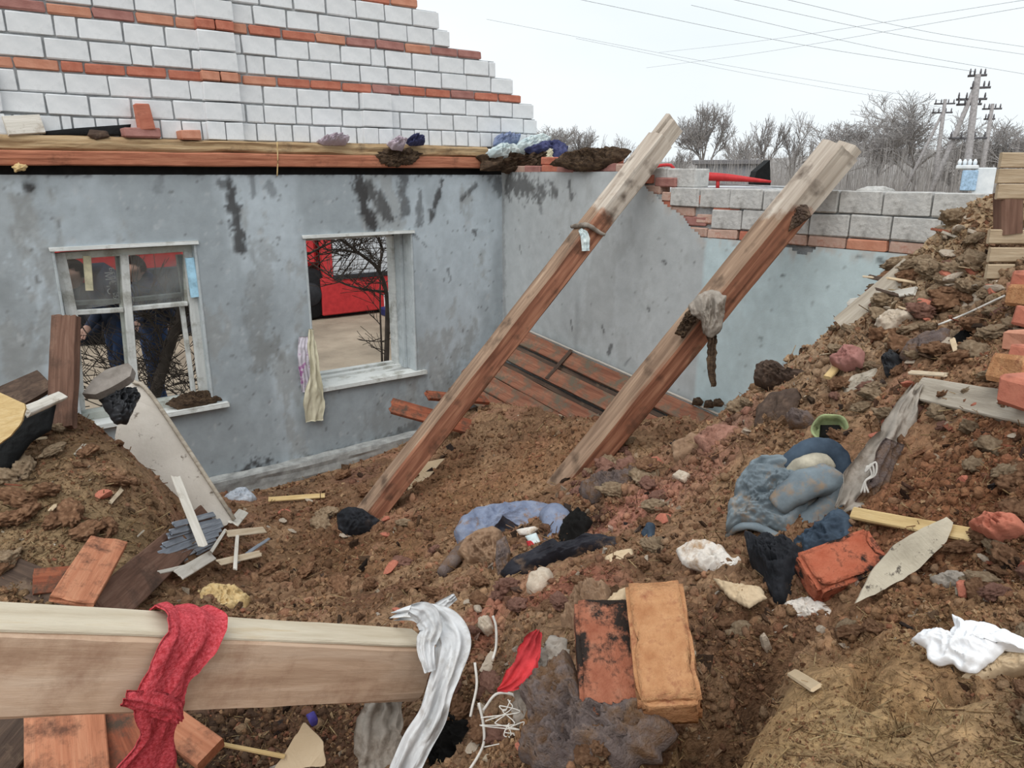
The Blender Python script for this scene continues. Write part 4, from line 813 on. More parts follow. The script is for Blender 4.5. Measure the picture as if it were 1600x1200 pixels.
ribbon('grey_rag', [pd(x, y, 2.35) for x, y in ((600, 1080), (598, 1110), (590, 1150), (596, 1190), (600, 1230))], [.09, .12, .15, .15, .16], m_greyrag, n=-FC, folds=.014, nf=3, seed=15, nu=60, nv=30); tag(bpy.data.objects['grey_rag'], 'dirty grey rag hanging below the pine beam end', 'rag')
# ---- planks below the beam
for nm, a, b, w_, m_, lab in (('plank', (100, 1085), (108, 1240), .17, m_orplank, 'wide orange-red plank below the beam, left of the net rag'), ('plank', (165, 1080), (235, 1240), .15, m_redplank, 'brown-red plank slanting below the beam beside the net rag'), ('plank', (215, 1095), (330, 1180), .08, m_orplank, 'narrow orange plank end behind the hanging red net')):
    stick(nm, a, b, w_, .035, m_, lab, 'plank', 'planks under the beam', da=2.35, db=2.2, nl=30)
stick('plank', (-60, 1240), (62, 1100), .14, .03, m_dkplank, 'dark plank in the bottom left corner under the beam', 'plank', 'planks under the beam', da=2.3, db=2.5)
stick('splinter', (335, 1160), (445, 1182), .014, .008, m_yellow, 'thin yellow splinter lying beneath the beam', 'splinter', da=2.3, db=2.3)
slab('card_scrap', [(425, 1205), (452, 1165), (476, 1127), (488, 1140), (506, 1160), (509, 1196), (470, 1200)], m_card, 'folded tan card scrap below the pine beam', 'card', th=.004, c=pd(470, 1170, 2.3), n=-FC + .3 * UC, jag=.004, warp=.02)
rag('blue_scrap', [(478, 1118), (492, 1112), (497, 1124), (484, 1130)], m_tinted, 'small violet-blue scrap on top of the tan card', 'scrap', h=.01, c=pd(487, 1121, 2.28), nb=24, nr=6)
for i, (x, y, r, d_) in enumerate(((25, 1165, .05, 2.4), (60, 1180, .04, 2.35), (30, 1192, .045, 2.25), (570, 1150, .03, 2.5))):
    pass
# ---- the two foreground bricks
def hero_brick(name, ca, cb, d_, dims, m_, label, n, seed, chip=.01, group=None, roll=0.0):
    c = pd((ca[0] + cb[0]) / 2, (ca[1] + cb[1]) / 2, d_); n = np.asarray(n, float) / np.linalg.norm(n); A, B = plane([ca, cb], c, n)
    bm = bmesh.new(); bmesh.ops.create_cube(bm, size=1)
    for v in bm.verts: v.co = Vector((v.co.x * dims[0], v.co.y * dims[1], v.co.z * dims[2]))
    bmesh.ops.bevel(bm, geom=bm.edges[:], offset=.008, segments=2, affect='EDGES')
    bmesh.ops.triangulate(bm, faces=bm.faces[:]); 
    for _ in range(3): bmesh.ops.subdivide_edges(bm, edges=[e for e in bm.edges if e.calc_length() > .014], cuts=1); bmesh.ops.triangulate(bm, faces=bm.faces[:])
    co = np.array([v.co for v in bm.verts]); nn = np.array([v.normal for v in bm.verts]); q = co * 28 + seed * 5.3
    e_ = np.abs(co) / (np.array(dims) / 2); near = np.sort(e_, 1)[:, 1]
    d2 = .0035 * fbm(co * 60 + seed, 3) - chip * sm(.1, .5, fbm(q, 3)) * sm(.75, 1, near)
    for v, x, dd in zip(bm.verts, nn, d2): v.co += Vector(x * dd)
    me = bpy.data.meshes.new(name); bm.to_mesh(me); bm.free()
    for p_ in me.polygons: p_.use_smooth = True
    o = link(name, me, m_); o.matrix_basis = frame(c, B - A, n=n) @ Matrix.Rotation(roll, 4, 'X'); tag(o, label, 'brick', group); return o
nb_ = -FC * .75 + np.array((0, 0, .75))
hero_brick('brick', (954, 1095), (944, 980), 1.55, (.245, .118, .075), m_hbrick2, 'charred red brick lying left of the tan brick in the foreground', -FC * .55 + np.array((0, 0, .9)) - RT * .05, 3, .016)
hero_brick('brick', (1042, 1075), (1026, 955), 1.50, (.25, .112, .085), m_hbrick, 'tan orange brick on the purple-grey cloth in the foreground', -FC * .5 + np.array((0, 0, .95)) - RT * .2, 8, .024)
hero_brick('brick', (1268, 903), (1362, 868), 1.84, (.175, .10, .08), m_hbrick3, 'orange-red half brick with a charred side below the jacket', -FC * .7 + np.array((0, 0, .8)) - RT * .2, 5, .02)
rag('purple_cloth', [(818, 1075), (850, 1045), (890, 1020), (905, 1060), (925, 1110), (990, 1118), (1060, 1105), (1052, 1150), (1030, 1190), (960, 1225), (850, 1230), (812, 1180), (830, 1130)], m_purple, 'dirty purple-grey cloth crumpled under the two bricks', 'cloth', h=.05, folds=.7, fs=13, seed=4, jag=.15, k=.5, nb=150, nr=44)
rag('brown_rag', [(880, 985), (900, 945), (930, 915), (955, 925), (950, 960), (925, 985), (900, 1005)], m_tanrag, 'tan brown rag bunched behind the charred brick', 'rag', h=.06, folds=.6, fs=12, seed=6, jag=.15)
rag('bark_piece', [(935, 960), (960, 930), (985, 920), (975, 945), (950, 965)], m_card, 'curled tan bark piece above the two bricks', 'bark', h=.02, folds=.4, seed=7, nb=40, nr=10)
rag('charred_board', [(940, 965), (990, 940), (1040, 925), (1030, 945), (990, 962), (950, 975)], m_dkplank, 'charred black board sliver behind the tan brick', 'board', h=.015, folds=.3, seed=8, nb=50, nr=10)
ribbon('red_strip', [pd(*q, d_) for q, d_ in zip(((842, 985), (830, 1010), (820, 1040), (800, 1065), (778, 1078)), (1.84, 1.82, 1.80, 1.80, 1.82))], [.02, .05, .06, .045, .01], m_red, n=-FC + .5 * UC, folds=.008, seed=9, nu=40, nv=14, ragged=.2); tag(bpy.data.objects['red_strip'], 'torn bright red cloth strip left of the charred brick', 'cloth')
rag('net_tangle', [(868, 995), (888, 1000), (890, 1030), (860, 1060), (840, 1100), (815, 1140), (800, 1120), (820, 1075), (845, 1030)], m_greyrag, 'tangled grey-white net beside the red strip', 'net', h=.025, folds=.8, fs=22, seed=19, jag=.2)
for i in range(7):
    a = rnd.uniform(790, 830), rnd.uniform(1080, 1140); pth = [(a[0] + 12 * j * rnd.uniform(-1, 1) - 4 * j, a[1] + 7 * j + rnd.uniform(-8, 8)) for j in range(5)]
    o = tube('string', [pd(x, y, 1.74) for x, y in pth], .0013, m_wire, ns=5, sub=5); tag(o, 'loose white strings trailing from the grey-white net', 'string', 'strings of the net')
for pth, d_, lab in (([(770, 962), (775, 980), (775, 1010), (770, 1030)], 2.0, 'short white cable loop above the white rag'), ([(742, 1035), (745, 1070), (738, 1105), (735, 1120)], 1.98, 'yellowish white stick of cable beside the white rag'), ([(748, 1098), (755, 1130), (756, 1160), (745, 1185), (725, 1215)], 1.9, 'long white cable curving down to the bottom edge'), ([(755, 1110), (775, 1085), (800, 1085), (815, 1100)], 1.9, 'thin white cable arching beside the net tangle')):
    o = tube('cable', [pd(x, y, d_) for x, y in pth], .0035, m_wire, ns=6, sub=6); tag(o, lab, 'cable')
rag('plaster_chunk', [(745, 1055), (760, 1025), (770, 1012), (784, 1022), (778, 1045), (762, 1062)], m_stone, 'flat pale plaster chunk beside the white rag', 'plaster', h=.012, folds=.3, nb=36, nr=8, jag=.1, seed=3, k=.7)
rag('black_lump', [(690, 1130), (720, 1120), (745, 1140), (750, 1180), (730, 1215), (680, 1215), (670, 1170)], m_nearblack, 'black lump under the white rag tail', 'char', h=.06, folds=.7, seed=14, jag=.2)
# ---- jacket and what lies around it
cj = hit(1225, 790); nj = facing(cj, hn(cj), .6)
body = rag('blue_jacket', [(1138, 838), (1143, 800), (1158, 762), (1176, 735), (1198, 722), (1232, 722), (1262, 735), (1285, 760), (1292, 785), (1272, 808), (1258, 830), (1243, 852), (1222, 842), (1195, 832), (1165, 830)], m_denim, 'crumpled blue-grey padded jacket lying on the heap', 'jacket', h=.085, folds=.42, fs=13, fdir=RT, seed=5, n=nj, c=cj, lift=.06, nb=140, nr=40, prof=.4)
def jp(x, y, up_): return plane([(x, y)], cj + nj * (up_ + .03), nj)[0]
tube('sleeve', [jp(1215, 790, .12), jp(1245, 765, .14), jp(1275, 752, .13), jp(1298, 755, .10), jp(1306, 778, .07), jp(1292, 805, .055), jp(1262, 822, .05), jp(1244, 838, .045)], [.028, .038, .042, .04, .042, .045, .043, .036], m_denim, body, ns=26, sub=7, fold=.22, fs=16, seed=4)
tube('collar', [jp(1228, 728, .08), jp(1250, 712, .09), jp(1280, 702, .09), jp(1304, 712, .07), jp(1312, 735, .05), jp(1308, 760, .04)], [.02, .028, .03, .03, .028, .02], m_denimd, body, ns=20, sub=6, fold=.3, fs=20, seed=6)
tube('collar_lining', [jp(1232, 740, .10), jp(1255, 726, .115), jp(1282, 722, .115), jp(1300, 732, .09)], [.014, .022, .022, .012], m_lining, body, ns=14, sub=5, fold=.3, fs=22, seed=7)
tube('hem', [jp(1137, 838, .03), jp(1155, 824, .085), jp(1180, 823, .10), jp(1210, 836, .095), jp(1240, 848, .07), jp(1246, 856, .03)], [.007, .010, .011, .011, .010, .006], m_denim, body, ns=10, sub=6, fold=.2, fs=30)
rag('lining', [(1142, 838), (1175, 828), (1212, 842), (1240, 853), (1222, 866), (1190, 862), (1160, 858), (1140, 858)], m_black, None, None, h=.03, folds=.4, n=nj, c=cj, lift=.02, nb=60, nr=14, seed=3, parent=body)  # black sheet paints the dark opening under the hem
rag('lining_flap', [(1198, 836), (1222, 842), (1240, 852), (1228, 862), (1212, 868), (1206, 852)], m_lining, None, None, h=.012, folds=.3, n=nj, c=cj, lift=.075, nb=36, nr=10, seed=4, parent=body)
rag('badge_patch', [(1136, 838), (1150, 836), (1160, 846), (1158, 862), (1140, 862)], m_denimd, None, None, h=.02, folds=.3, n=nj, c=cj, lift=.045, nb=36, nr=10, seed=14, parent=body)
rag('black_trousers', [(1168, 850), (1205, 845), (1240, 855), (1262, 872), (1268, 895), (1250, 925), (1232, 950), (1212, 948), (1196, 915), (1175, 885)], m_black, 'black dusty trousers bunched below the blue-grey jacket', 'trousers', h=.06, folds=.6, fs=10, seed=7, jag=.06, nb=110, nr=30, lift=.0)
rag('dark_sweater', [(1240, 850), (1275, 825), (1320, 800), (1338, 815), (1330, 850), (1290, 860), (1262, 880)], m_denimd, 'dark garment bunched between the jacket and red brick', 'garment', h=.03, folds=.6, seed=9)
for i, (pth, m_) in enumerate((([(1262, 835), (1285, 825), (1316, 814)], m_yelstripe), ([(1262, 846), (1285, 845), (1312, 836)], m_yelstripe))):
    o = ribbon('striped_strap', [jp(x, y, .05) for x, y in pth], [.016, .02, .016], m_, n=nj, folds=.003, seed=i, nu=20, nv=6); tag(o, 'yellow-green strap tucked beneath the jacket, %s of two' % ('upper' if i == 0 else 'lower'), 'strap', 'yellow-green straps')
rag('paper_bag', [(1057, 862), (1075, 850), (1100, 848), (1130, 858), (1145, 878), (1172, 885), (1176, 905), (1155, 917), (1125, 902), (1090, 892), (1065, 882)], m_bagp, 'crumpled stained white paper bag left of the jacket', 'paper', h=.03, folds=.6, fs=9, seed=21, jag=.08)
rag('paper_scrap', [(1115, 905), (1150, 915), (1190, 918), (1198, 935), (1170, 950), (1140, 935)], m_card, 'yellowed paper scrap below the stained paper bag', 'paper', h=.012, folds=.5, seed=22, jag=.12)
rag('paper_sheet', [(1205, 958), (1235, 940), (1262, 935), (1290, 945), (1316, 962), (1300, 972), (1260, 968), (1225, 968)], m_bagp, 'curled dirty white sheet under the orange-red half brick', 'paper', h=.02, folds=.5, seed=23, jag=.08)
slab('board_shard', [(1338, 942), (1362, 895), (1400, 850), (1440, 825), (1478, 808), (1488, 818), (1478, 845), (1462, 862), (1430, 892), (1395, 915), (1365, 930)], m_felt, 'speckled grey-beige board shard pointing down by the half brick', 'board', th=.012, c=fr(1415, 880, 1.85, .1), n=-FC + .45 * UC - .2 * RT, jag=.004, warp=.03, seed=3)
stick('splinter', (1336, 803), (1520, 836), .03, .02, m_yellow, 'fresh yellow pine splinter right of the jacket', 'splinter', da=2.03, db=1.98, broken=(.01, .05), seed=3, nl=40)
stick('plank', (1442, 612), (1640, 652), .075, .05, m_greyplank, 'weathered grey plank sticking in from the right edge', 'plank', da=2.55, db=2.3, broken=(.02, .0), seed=4, nl=40)
lr = ribbon('long_grey_rag', [fr(*q, d_, .03) for q, d_ in zip(((1432, 604), (1418, 640), (1400, 680), (1375, 715), (1345, 760), (1320, 792)), (2.5, 2.42, 2.36, 2.3, 2.22, 2.15))], [.03, .07, .09, .11, .12, .05], m_greyrag, n=-FC + .3 * UC - .2 * RT, folds=.016, nf=2.2, seed=31, nu=80, nv=26, ragged=.1)
tag(lr, 'long twisted grey rag stretched from plank to jacket', 'rag')
ribbon('dark_fold', [pd(*q, 2.2) for q in ((1400, 690), (1385, 725), (1372, 760), (1352, 790), (1335, 830))], [.05, .06, .05, .06, .05], m_purple, n=-FC + .4 * UC + .4 * RT, folds=.012, seed=33, nu=40, nv=14, parent=lr)
for k in range(3):
    tube('tie_string', [pd(*q, 2.16) for q in ((1352, 738), (1356 + 6 * k, 728 - 3 * k), (1362 + 3 * k, 742), (1352, 752), (1345 + 6 * k, 770))], .003, m_wire, lr, ns=5, sub=5)
# pot
cpt = hit(1296, 678); npt = facing(cpt, np.array((0, 0, 1.0)), .75); U_ = np.cross(npt, (0, 0, 1)); U_ /= np.linalg.norm(U_); V_ = np.cross(npt, U_)
pv = []; prof_ = [(.0, -.03), (.035, -.03), (.044, -.01), (.048, .02), (.054, .035), (.056, .04), (.05, .038), (.043, .02), (.038, -.01), (.0, -.018)]
for r_, h_ in prof_:
    for k in range(28):
        a = k / 28 * 2 * math.pi; rr = r_ * (1 + .08 * math.sin(2 * a + 1) + .04 * math.sin(5 * a)); pv.append(cpt + npt * (h_ + .03) + U_ * rr * math.cos(a) + V_ * rr * math.sin(a))
pot = link('enamel_pot', np_mesh('enamel_pot', np.array(pv) - cpt, gridf(len(prof_), 28)), m_green); 
me = pot.data; bm = bmesh.new(); bm.from_mesh(me)
bm.verts.ensure_lookup_table()
for i in range(len(prof_) - 1): bm.faces.new([bm.verts[q] for q in (i * 28 + 27, i * 28, (i + 1) * 28, (i + 1) * 28 + 27)])
bmesh.ops.recalc_face_normals(bm, faces=bm.faces[:]); bm.to_mesh(me); bm.free(); pot.location = cpt; tag(pot, 'small green enamel pot with a black inside above the jacket', 'pot')
rag('blackening', [(1282, 664), (1312, 664), (1318, 680), (1300, 690), (1280, 684)], m_nearblack, None, None, h=.012, folds=.3, c=cpt + npt * .02, n=npt, nb=30, nr=8, parent=pot)  # near-black sheet darkens the inside of the pot
# white paper right, tan sheet
rag('torn_paper', [(1425, 1000), (1448, 985), (1458, 990), (1462, 1008), (1480, 1003), (1492, 980), (1488, 962), (1512, 975), (1545, 976), (1580, 990), (1610, 1005), (1605, 1020), (1570, 1015), (1555, 1030), (1540, 1042), (1525, 1053), (1500, 1048), (1490, 1038), (1465, 1042), (1450, 1030), (1448, 1015)], m_paper, 'torn bright white paper on the sawdust at lower right', 'paper', h=.016, folds=.9, fs=8, seed=25, jag=.05, nb=140, nr=26, k=.55, lift=.045, base=.004)
rag('card_sheet', [(1500, 1062), (1530, 1055), (1560, 1025), (1610, 1015), (1620, 1040), (1570, 1050), (1535, 1066)], m_card, 'curled tan card under the torn white paper', 'card', h=.012, folds=.6, seed=26, jag=.1, k=.5)
stick('wood_chip', (1238, 1062), (1275, 1088), .022, .006, m_card, 'flat tan wood chip on the pale sawdust mound', 'chip')
# pale plaster / foam lumps
for pxs, lab, m_ in (([(823, 925), (828, 905), (848, 892), (864, 895), (866, 912), (852, 928), (836, 934)], 'pale foam block on pink rubble below the leather', m_stone), ([(762, 995), (750, 985), (752, 972), (768, 966), (775, 985)], 'small pale plaster lump beside the white cable loop', m_stone), ([(1190, 1010), (1200, 1003), (1206, 1012), (1196, 1018)], 'tiny whitish pebble beside the torn rubble edge', m_stone)):
    rag('foam_block', pxs, m_, lab, 'lump', h=.04, base=.02, folds=.25, nb=40, nr=10, jag=.05, k=.5, prof=.35)
# ---- blue knit, leather and rags in the middle
bk = rag('blue_sweater', [(710, 838), (722, 815), (745, 800), (785, 792), (835, 789), (866, 794), (876, 812), (874, 842), (852, 850), (815, 826), (782, 822), (768, 838), (762, 862), (745, 872), (722, 868)], m_blueknit, 'pale blue knitted sweater draped in the middle of the rubble', 'sweater', h=.10, folds=.3, fs=7, seed=41, nb=130, nr=34, prof=.4, k=.6, lift=.11)
tube('sleeve', [pd(x, y, d_) for x, y, d_ in ((862, 800, 3.35), (872, 820, 3.3), (872, 845, 3.25), (855, 858, 3.2))], [.05, .06, .05, .04], m_blueknit, bk, ns=18, sub=6, fold=.25, fs=14)
tr_ = rag('tan_trousers', [(716, 862), (726, 842), (745, 830), (770, 822), (784, 830), (787, 858), (783, 900), (768, 914), (752, 884), (732, 880)], m_tanrag, 'dusty tan trouser leg hanging from the blue sweater', 'trousers', h=.06, folds=.5, fs=12, seed=8, c=hit(752, 868), lift=.10, k=.75, nb=90, nr=26)
rag('grey_leg', [(776, 846), (790, 836), (798, 862), (794, 895), (780, 910), (774, 880)], m_purple, None, None, h=.03, folds=.5, fs=12, seed=9, c=hit(785, 872), lift=.09, k=.75, nb=50, nr=14, parent=tr_)
rag('leather_jacket', [(782, 898), (800, 878), (835, 862), (862, 850), (870, 858), (905, 850), (945, 836), (992, 852), (975, 862), (930, 870), (880, 882), (830, 900), (795, 908)], m_leather, 'black leather jacket flattened among the rubble right of the sweater', 'jacket', h=.05, folds=.6, fs=9, fdir=RT, seed=43, nb=110, nr=26, k=.55)
rag('dusty_flap', [(790, 893), (825, 868), (858, 852), (866, 866), (840, 888), (800, 902)], m_tanrag, 'dusty brown cloth flap lying on the black leather jacket', 'cloth', h=.04, folds=.4, seed=44, nb=60, nr=14, lift=.06, k=.55)
for pxs, m_, lab in (([(806, 828), (835, 822), (842, 826), (828, 836), (812, 836)], m_bagp, 'small printed paper scrap inside the sweater fold'), ([(820, 838), (838, 832), (846, 850), (830, 852)], m_aqua, 'turquoise scrap inside the sweater fold'), ([(822, 846), (832, 844), (836, 852), (826, 856)], m_red, 'dark red scrap inside the sweater fold')):
    rag('scrap', pxs, m_, lab, 'scrap', h=.012, folds=.3, nb=24, nr=6, c=pd(828, 838, 3.12), k=.7)
rag('charred_hole_cloth', [(872, 845), (880, 815), (905, 795), (925, 815), (915, 840), (890, 860)], m_nearblack, 'black sheet standing in for the dark hole right of the blue sweater', 'cloth', h=.03, folds=.7, seed=46, nb=60, nr=14, jag=.15)  # black sheet paints the shade of a hole in the heap
rag('grey_fluff', [(905, 770), (925, 752), (965, 745), (1010, 738), (1000, 755), (960, 778), (925, 788)], m_purple, 'grey fluffy insulation lump at the second rafter foot', 'insulation', h=.05, folds=.7, fs=16, seed=47, jag=.15)
rag('tan_shard', [(945, 872), (965, 862), (988, 858), (990, 868), (970, 880), (950, 886)], m_card, 'flat tan shard below the leather jacket', 'shard', h=.012, folds=.3, seed=48, nb=40, nr=8)
rag('grey_blue_rag', [(1002, 835), (1015, 818), (1024, 820), (1022, 842), (1010, 850)], m_denimd, 'small grey-blue rag standing in rubble right of the leather', 'rag', h=.02, folds=.5, seed=49, nb=30, nr=8)
rag('dark_rag', [(526, 806), (540, 794), (566, 796), (582, 808), (602, 820), (598, 832), (572, 838), (540, 841), (528, 828)], m_black, 'dark rag wrapped round the foot of the first rafter', 'rag', h=.10, folds=.35, seed=51, nb=80, nr=20, c=pd(558, 820, 5.3), k=.7)
tube('dark_sock', [hit(690, 905) + (0, 0, .03), hit(712, 885) + (0, 0, .04), hit(728, 868) + (0, 0, .06)], [.02, .03, .025], m_purple, ns=12, sub=5, fold=.3); tag(bpy.data.objects['dark_sock'], 'dark rolled cloth hanging left of the tan trouser leg', 'cloth')
# ---- fallen ceiling panel against the right wall
T0 = pX(795, 506, X0 - .05); T1 = pX(1160, 668, X0 - .05); T1 = T0 + (T1 - T0) * 1.15; dT = (T1 - T0) / np.linalg.norm(T1 - T0); D_ = np.array((-.45, -.2, -.42)); D_ -= dT * (D_ @ dT); D_ /= np.linalg.norm(D_); nP = np.cross(dT, D_); nP *= 1 if nP[2] > 0 else -1
pan = empty('fallen_ceiling_panel'); pan.matrix_basis = Matrix.Translation(Vector(T0 + D_ * .9)); tag(pan, 'fallen red-brown board panel leaning on the right wall behind the rafters', 'panel')
off = .0
for i, (w_, up_) in enumerate(((.155, .0), (.05, -.03), (.15, .01), (.05, -.035), (.15, .0), (.16, .02), (.16, .0))):
    a = T0 + D_ * (off + w_ / 2) + nP * up_; timber('plank', a, a + dT * (np.linalg.norm(T1 - T0) * (1 - .02 * i)), w_ - .008, .03, m_mossplank if w_ > .1 else m_dkplank, n=nP, parent=pan, seed=60 + i, rough=.008, nl=60, nc=4, bev=.004, broken=(.04, .03)); off += w_
timber('white_trim', T0 - D_ * .012 + nP * .012, T1 - D_ * .012 + nP * .012, .014, .03, m_lathw, n=nP, parent=pan, seed=71, rough=.003, nl=50, nc=3)
for t in (.30, .62): a = T0 + dT * t * np.linalg.norm(T1 - T0); timber('batten', a + nP * .03, a + nP * .03 + D_ * .34, .04, .02, m_dkplank, n=nP, parent=pan, seed=72, rough=.004, nl=16, nc=3)
for a, b, w_, lab in (((612, 634), (735, 668), .15, 'dark red plank tip jutting left from under the first rafter'), ((668, 618), (760, 625), .10, 'short dark plank end behind the first rafter')):
    stick('plank', a, b, w_, .03, m_redplank, lab, 'plank', za=.72 if w_ > .12 else .78, zb=.5 if w_ > .12 else .6, n=(-.3, -.5, 1), broken=(.04, .0), seed=8)
slab('torn_card', [(622, 770), (640, 735), (668, 722), (695, 716), (670, 745), (650, 770)], m_card, 'curved yellow-brown card standing behind the first rafter foot', 'card', th=.01, c=hit(655, 748) + np.array((0, 0, .04)), jag=.003, warp=.03)
# ---- left side: slab, post, boards
sl = slab('white_board', [(196, 604), (206, 598), (222, 600), (364, 812), (350, 826), (270, 800), (212, 765), (178, 690)], m_slab, 'speckled white board leaning from the mound beside the window', 'board', th=.03, c=pd(285, 720, 5.15), n=(-.35, -.75, .45), jag=.006, seed=5)
c_ = pd(285, 720, 5.12); P_ = plane([(208, 596), (240, 622), (366, 812)], c_, np.array((-.35, -.75, .45)) / .943)
tube('edge_strip', [P_[0], P_[1], P_[2]], .014, m_greyplank, sl, ns=6, sub=4)
stick('post', (104, 494), (97, 668), .13, .06, m_postw, 'rough brown timber post standing in front of the left window', 'post', da=4.75, db=4.65, n=-FW, broken=(.02, .02), seed=9, nl=40, nc=6, rough=.008)
slab('grey_pad', [(128, 615), (148, 590), (165, 577), (200, 567), (207, 574), (203, 588), (180, 602), (150, 616)], m_padg, 'grey board offcut lying on top of the left mound', 'board', th=.05, c=pd(168, 595, 4.7), n=-FW * .6 + UP * .8, jag=.003)
slab('box_side', [(-20, 612), (58, 578), (84, 604), (40, 630), (-20, 622)], m_dkplank, 'brown box side behind the post at the left edge', 'box', th=.03, c=pd(40, 605, 4.9), n=-FW * .7 + UP * .7)
slab('plywood_sheet', [(-30, 600), (42, 632), (34, 658), (18, 680), (-30, 715)], m_yellow, 'pale split plywood sheet at the left edge', 'plywood', th=.02, c=pd(5, 650, 4.2), n=-FW * .85 + UP * .4 + RT * .3, jag=.003)
stick('white_batten', (38, 644), (95, 620), .05, .03, m_lathw, 'whitewashed batten lying against the brown post', 'batten', da=4.3, db=4.5, broken=(.02, .03), rough=.01)
rag('roofing_felt', [(15, 655), (60, 635), (88, 632), (80, 672), (50, 690), (20, 730), (-30, 760), (-30, 690)], m_blacksheet, 'black sheet standing in for the dark void under the plywood sheet', 'felt', h=.03, folds=.4, c=pd(30, 690, 4.45), k=.5, seed=3)  # black sheet paints the shade of the void below the plywood
rag('black_bag', [(155, 625), (172, 610), (212, 606), (218, 622), (205, 645), (198, 665), (178, 662), (165, 642)], m_bagb, 'black plastic bag crumpled behind the white board top', 'bag', h=.07, folds=.6, fs=9, c=pd(188, 636, 4.75), k=.7, seed=4, jag=.08)
stick('plank', (170, 846), (112, 940), .15, .03, m_orplank, 'bright orange plank lying on the left mound', 'plank', lift=.03, broken=(.03, .02), seed=11, nl=30, da=3.75, db=3.3)
stick('plank', (55, 925), (142, 918), .11, .03, m_redplank, 'dark red plank end touching the orange plank', 'plank', lift=.05, broken=(.01, .03), seed=12)
stick('plank', (158, 955), (326, 806), .17, .04, m_postw, 'long dark brown plank slanting up the left mound', 'plank', lift=.38, da=9, db=9, broken=(.03, .03), seed=13, nl=50, rough=.006)
stick('plank', (-40, 880), (120, 945), .14, .03, m_dkplank, 'dark plank half buried at the left edge of the mound', 'plank', lift=.02, seed=14)
# laths
LA_ = [((279, 783), (322, 893), .055, m_lathw, 'wide whitewashed lath standing across the grey laths', .16), ((368, 850), (384, 828), .07, m_lathw, 'short wide whitewashed lath end', .14), ((360, 862), (416, 854), .05, m_palewood, 'pale lath end pointing right above the crossed laths', .12), ((344, 905), (410, 888), .04, m_palewood, 'pale lath lying across the upright white lath', .10), ((374, 866), (371, 920), .022, m_lathw, 'thin upright white lath beside the red net', .12),
       ((250, 912), (300, 900), .02, m_lathw, 'thin white lath low on the left', .06), ((334, 895), (356, 858), .02, m_lathw, 'thin white splinter between the laths', .13), ((282, 925), (335, 890), .06, m_lathw, 'short pale lath just above the red net', .09)]
for a, b, w_, m_, lab, lf in LA_: stick('lath', a, b, w_, .008, m_, lab, 'lath', 'laths by the left mound', lift=lf, broken=(.03, .02), seed=rnd.randrange(90), nl=20, nc=4)
for i in range(9):
    a = (236 + 5 * i, 905 - 6.5 * i + rnd.uniform(-4, 4)); b = (330 + 4 * i, 862 - 5 * i + rnd.uniform(-4, 4))
    stick('grey_lath', a, b, .035, .007, m_lathg, '%s grey-blue lath from the bottom of the fanned bundle' % ('lowest', 'second', 'third', 'fourth', 'fifth', 'sixth', 'seventh', 'eighth', 'ninth')[i], 'lath', 'fan of grey laths', lift=.03 + .01 * i, seed=i, broken=(.03, .03))
for i in range(5): stick('grey_lath', (372 + 5 * i, 893 - 3 * i), (402 + 5 * i, 868 - 2 * i), .02, .006, m_lathg, '%s short grey lath from the left in the small bundle' % ('first', 'second', 'third', 'fourth', 'fifth')[i], 'lath', 'small bundle of grey laths', lift=.06 + .006 * i, seed=i)
rag('straw_clump', [(300, 930), (330, 915), (365, 918), (392, 940), (380, 965), (320, 965)], m_yellow, 'matted yellow sawdust clump behind the red net', 'clump', h=.05, folds=.5, fs=18, seed=55, jag=.12)
# wall foot
rag('plastic_bag', [(348, 782), (362, 770), (385, 767), (402, 780), (392, 790), (365, 790)], m_bagblue, 'pale blue plastic bag at the foot of the windowed wall', 'bag', h=.06, folds=.5, seed=56, nb=50, nr=14)
stick('lath', (420, 786), (508, 780), .04, .015, m_yellow, 'yellow lath lying by the foot of the windowed wall', 'lath', lift=.03)
# ================================================================== loose pieces on the heap, made from a few shared shapes
def rock_me(name, seed, sx=1, sy=.8, sz=.6, sub=2, ang=.0, amp=.35):
    bm = bmesh.new(); bmesh.ops.create_icosphere(bm, subdivisions=sub, radius=.5)
    co = np.array([v.co for v in bm.verts]); 
    R = np.random.default_rng(seed)
    for _ in range(int(ang)):
        n = R.normal(size=3); n /= np.linalg.norm(n); d = co @ n; lim = R.uniform(.24, .36); co = co - n * np.maximum(d - lim, 0)[:, None]
    rg_ = np.abs(fbm(co * 9 + seed, 3, .6))
    co = co * (1 + amp * fbm(co * 4 + seed * 3.3, 3) + (0 if ang else .34 * fbm(co * 11 + seed, 3, .65) - .5 * rg_ + .1))[:, None] * np.array((sx, sy, sz))
    for v, c_ in zip(bm.verts, co): v.co = Vector(c_)
    me = bpy.data.meshes.new(name); bm.to_mesh(me); bm.free()
    for p_ in me.polygons: p_.use_smooth = ang == 0
    return me
EXC = [(1080, 1000, 1600, 1200), (1040, 690, 1500, 985), (880, 920, 1110, 1140), (695, 775, 1000, 915), (1410, 950, 1600, 1070), (770, 980, 890, 1140), (60, 840, 420, 960), (1180, 560, 1300, 690), (1530, 230, 1600, 440), (190, 600, 370, 830)]
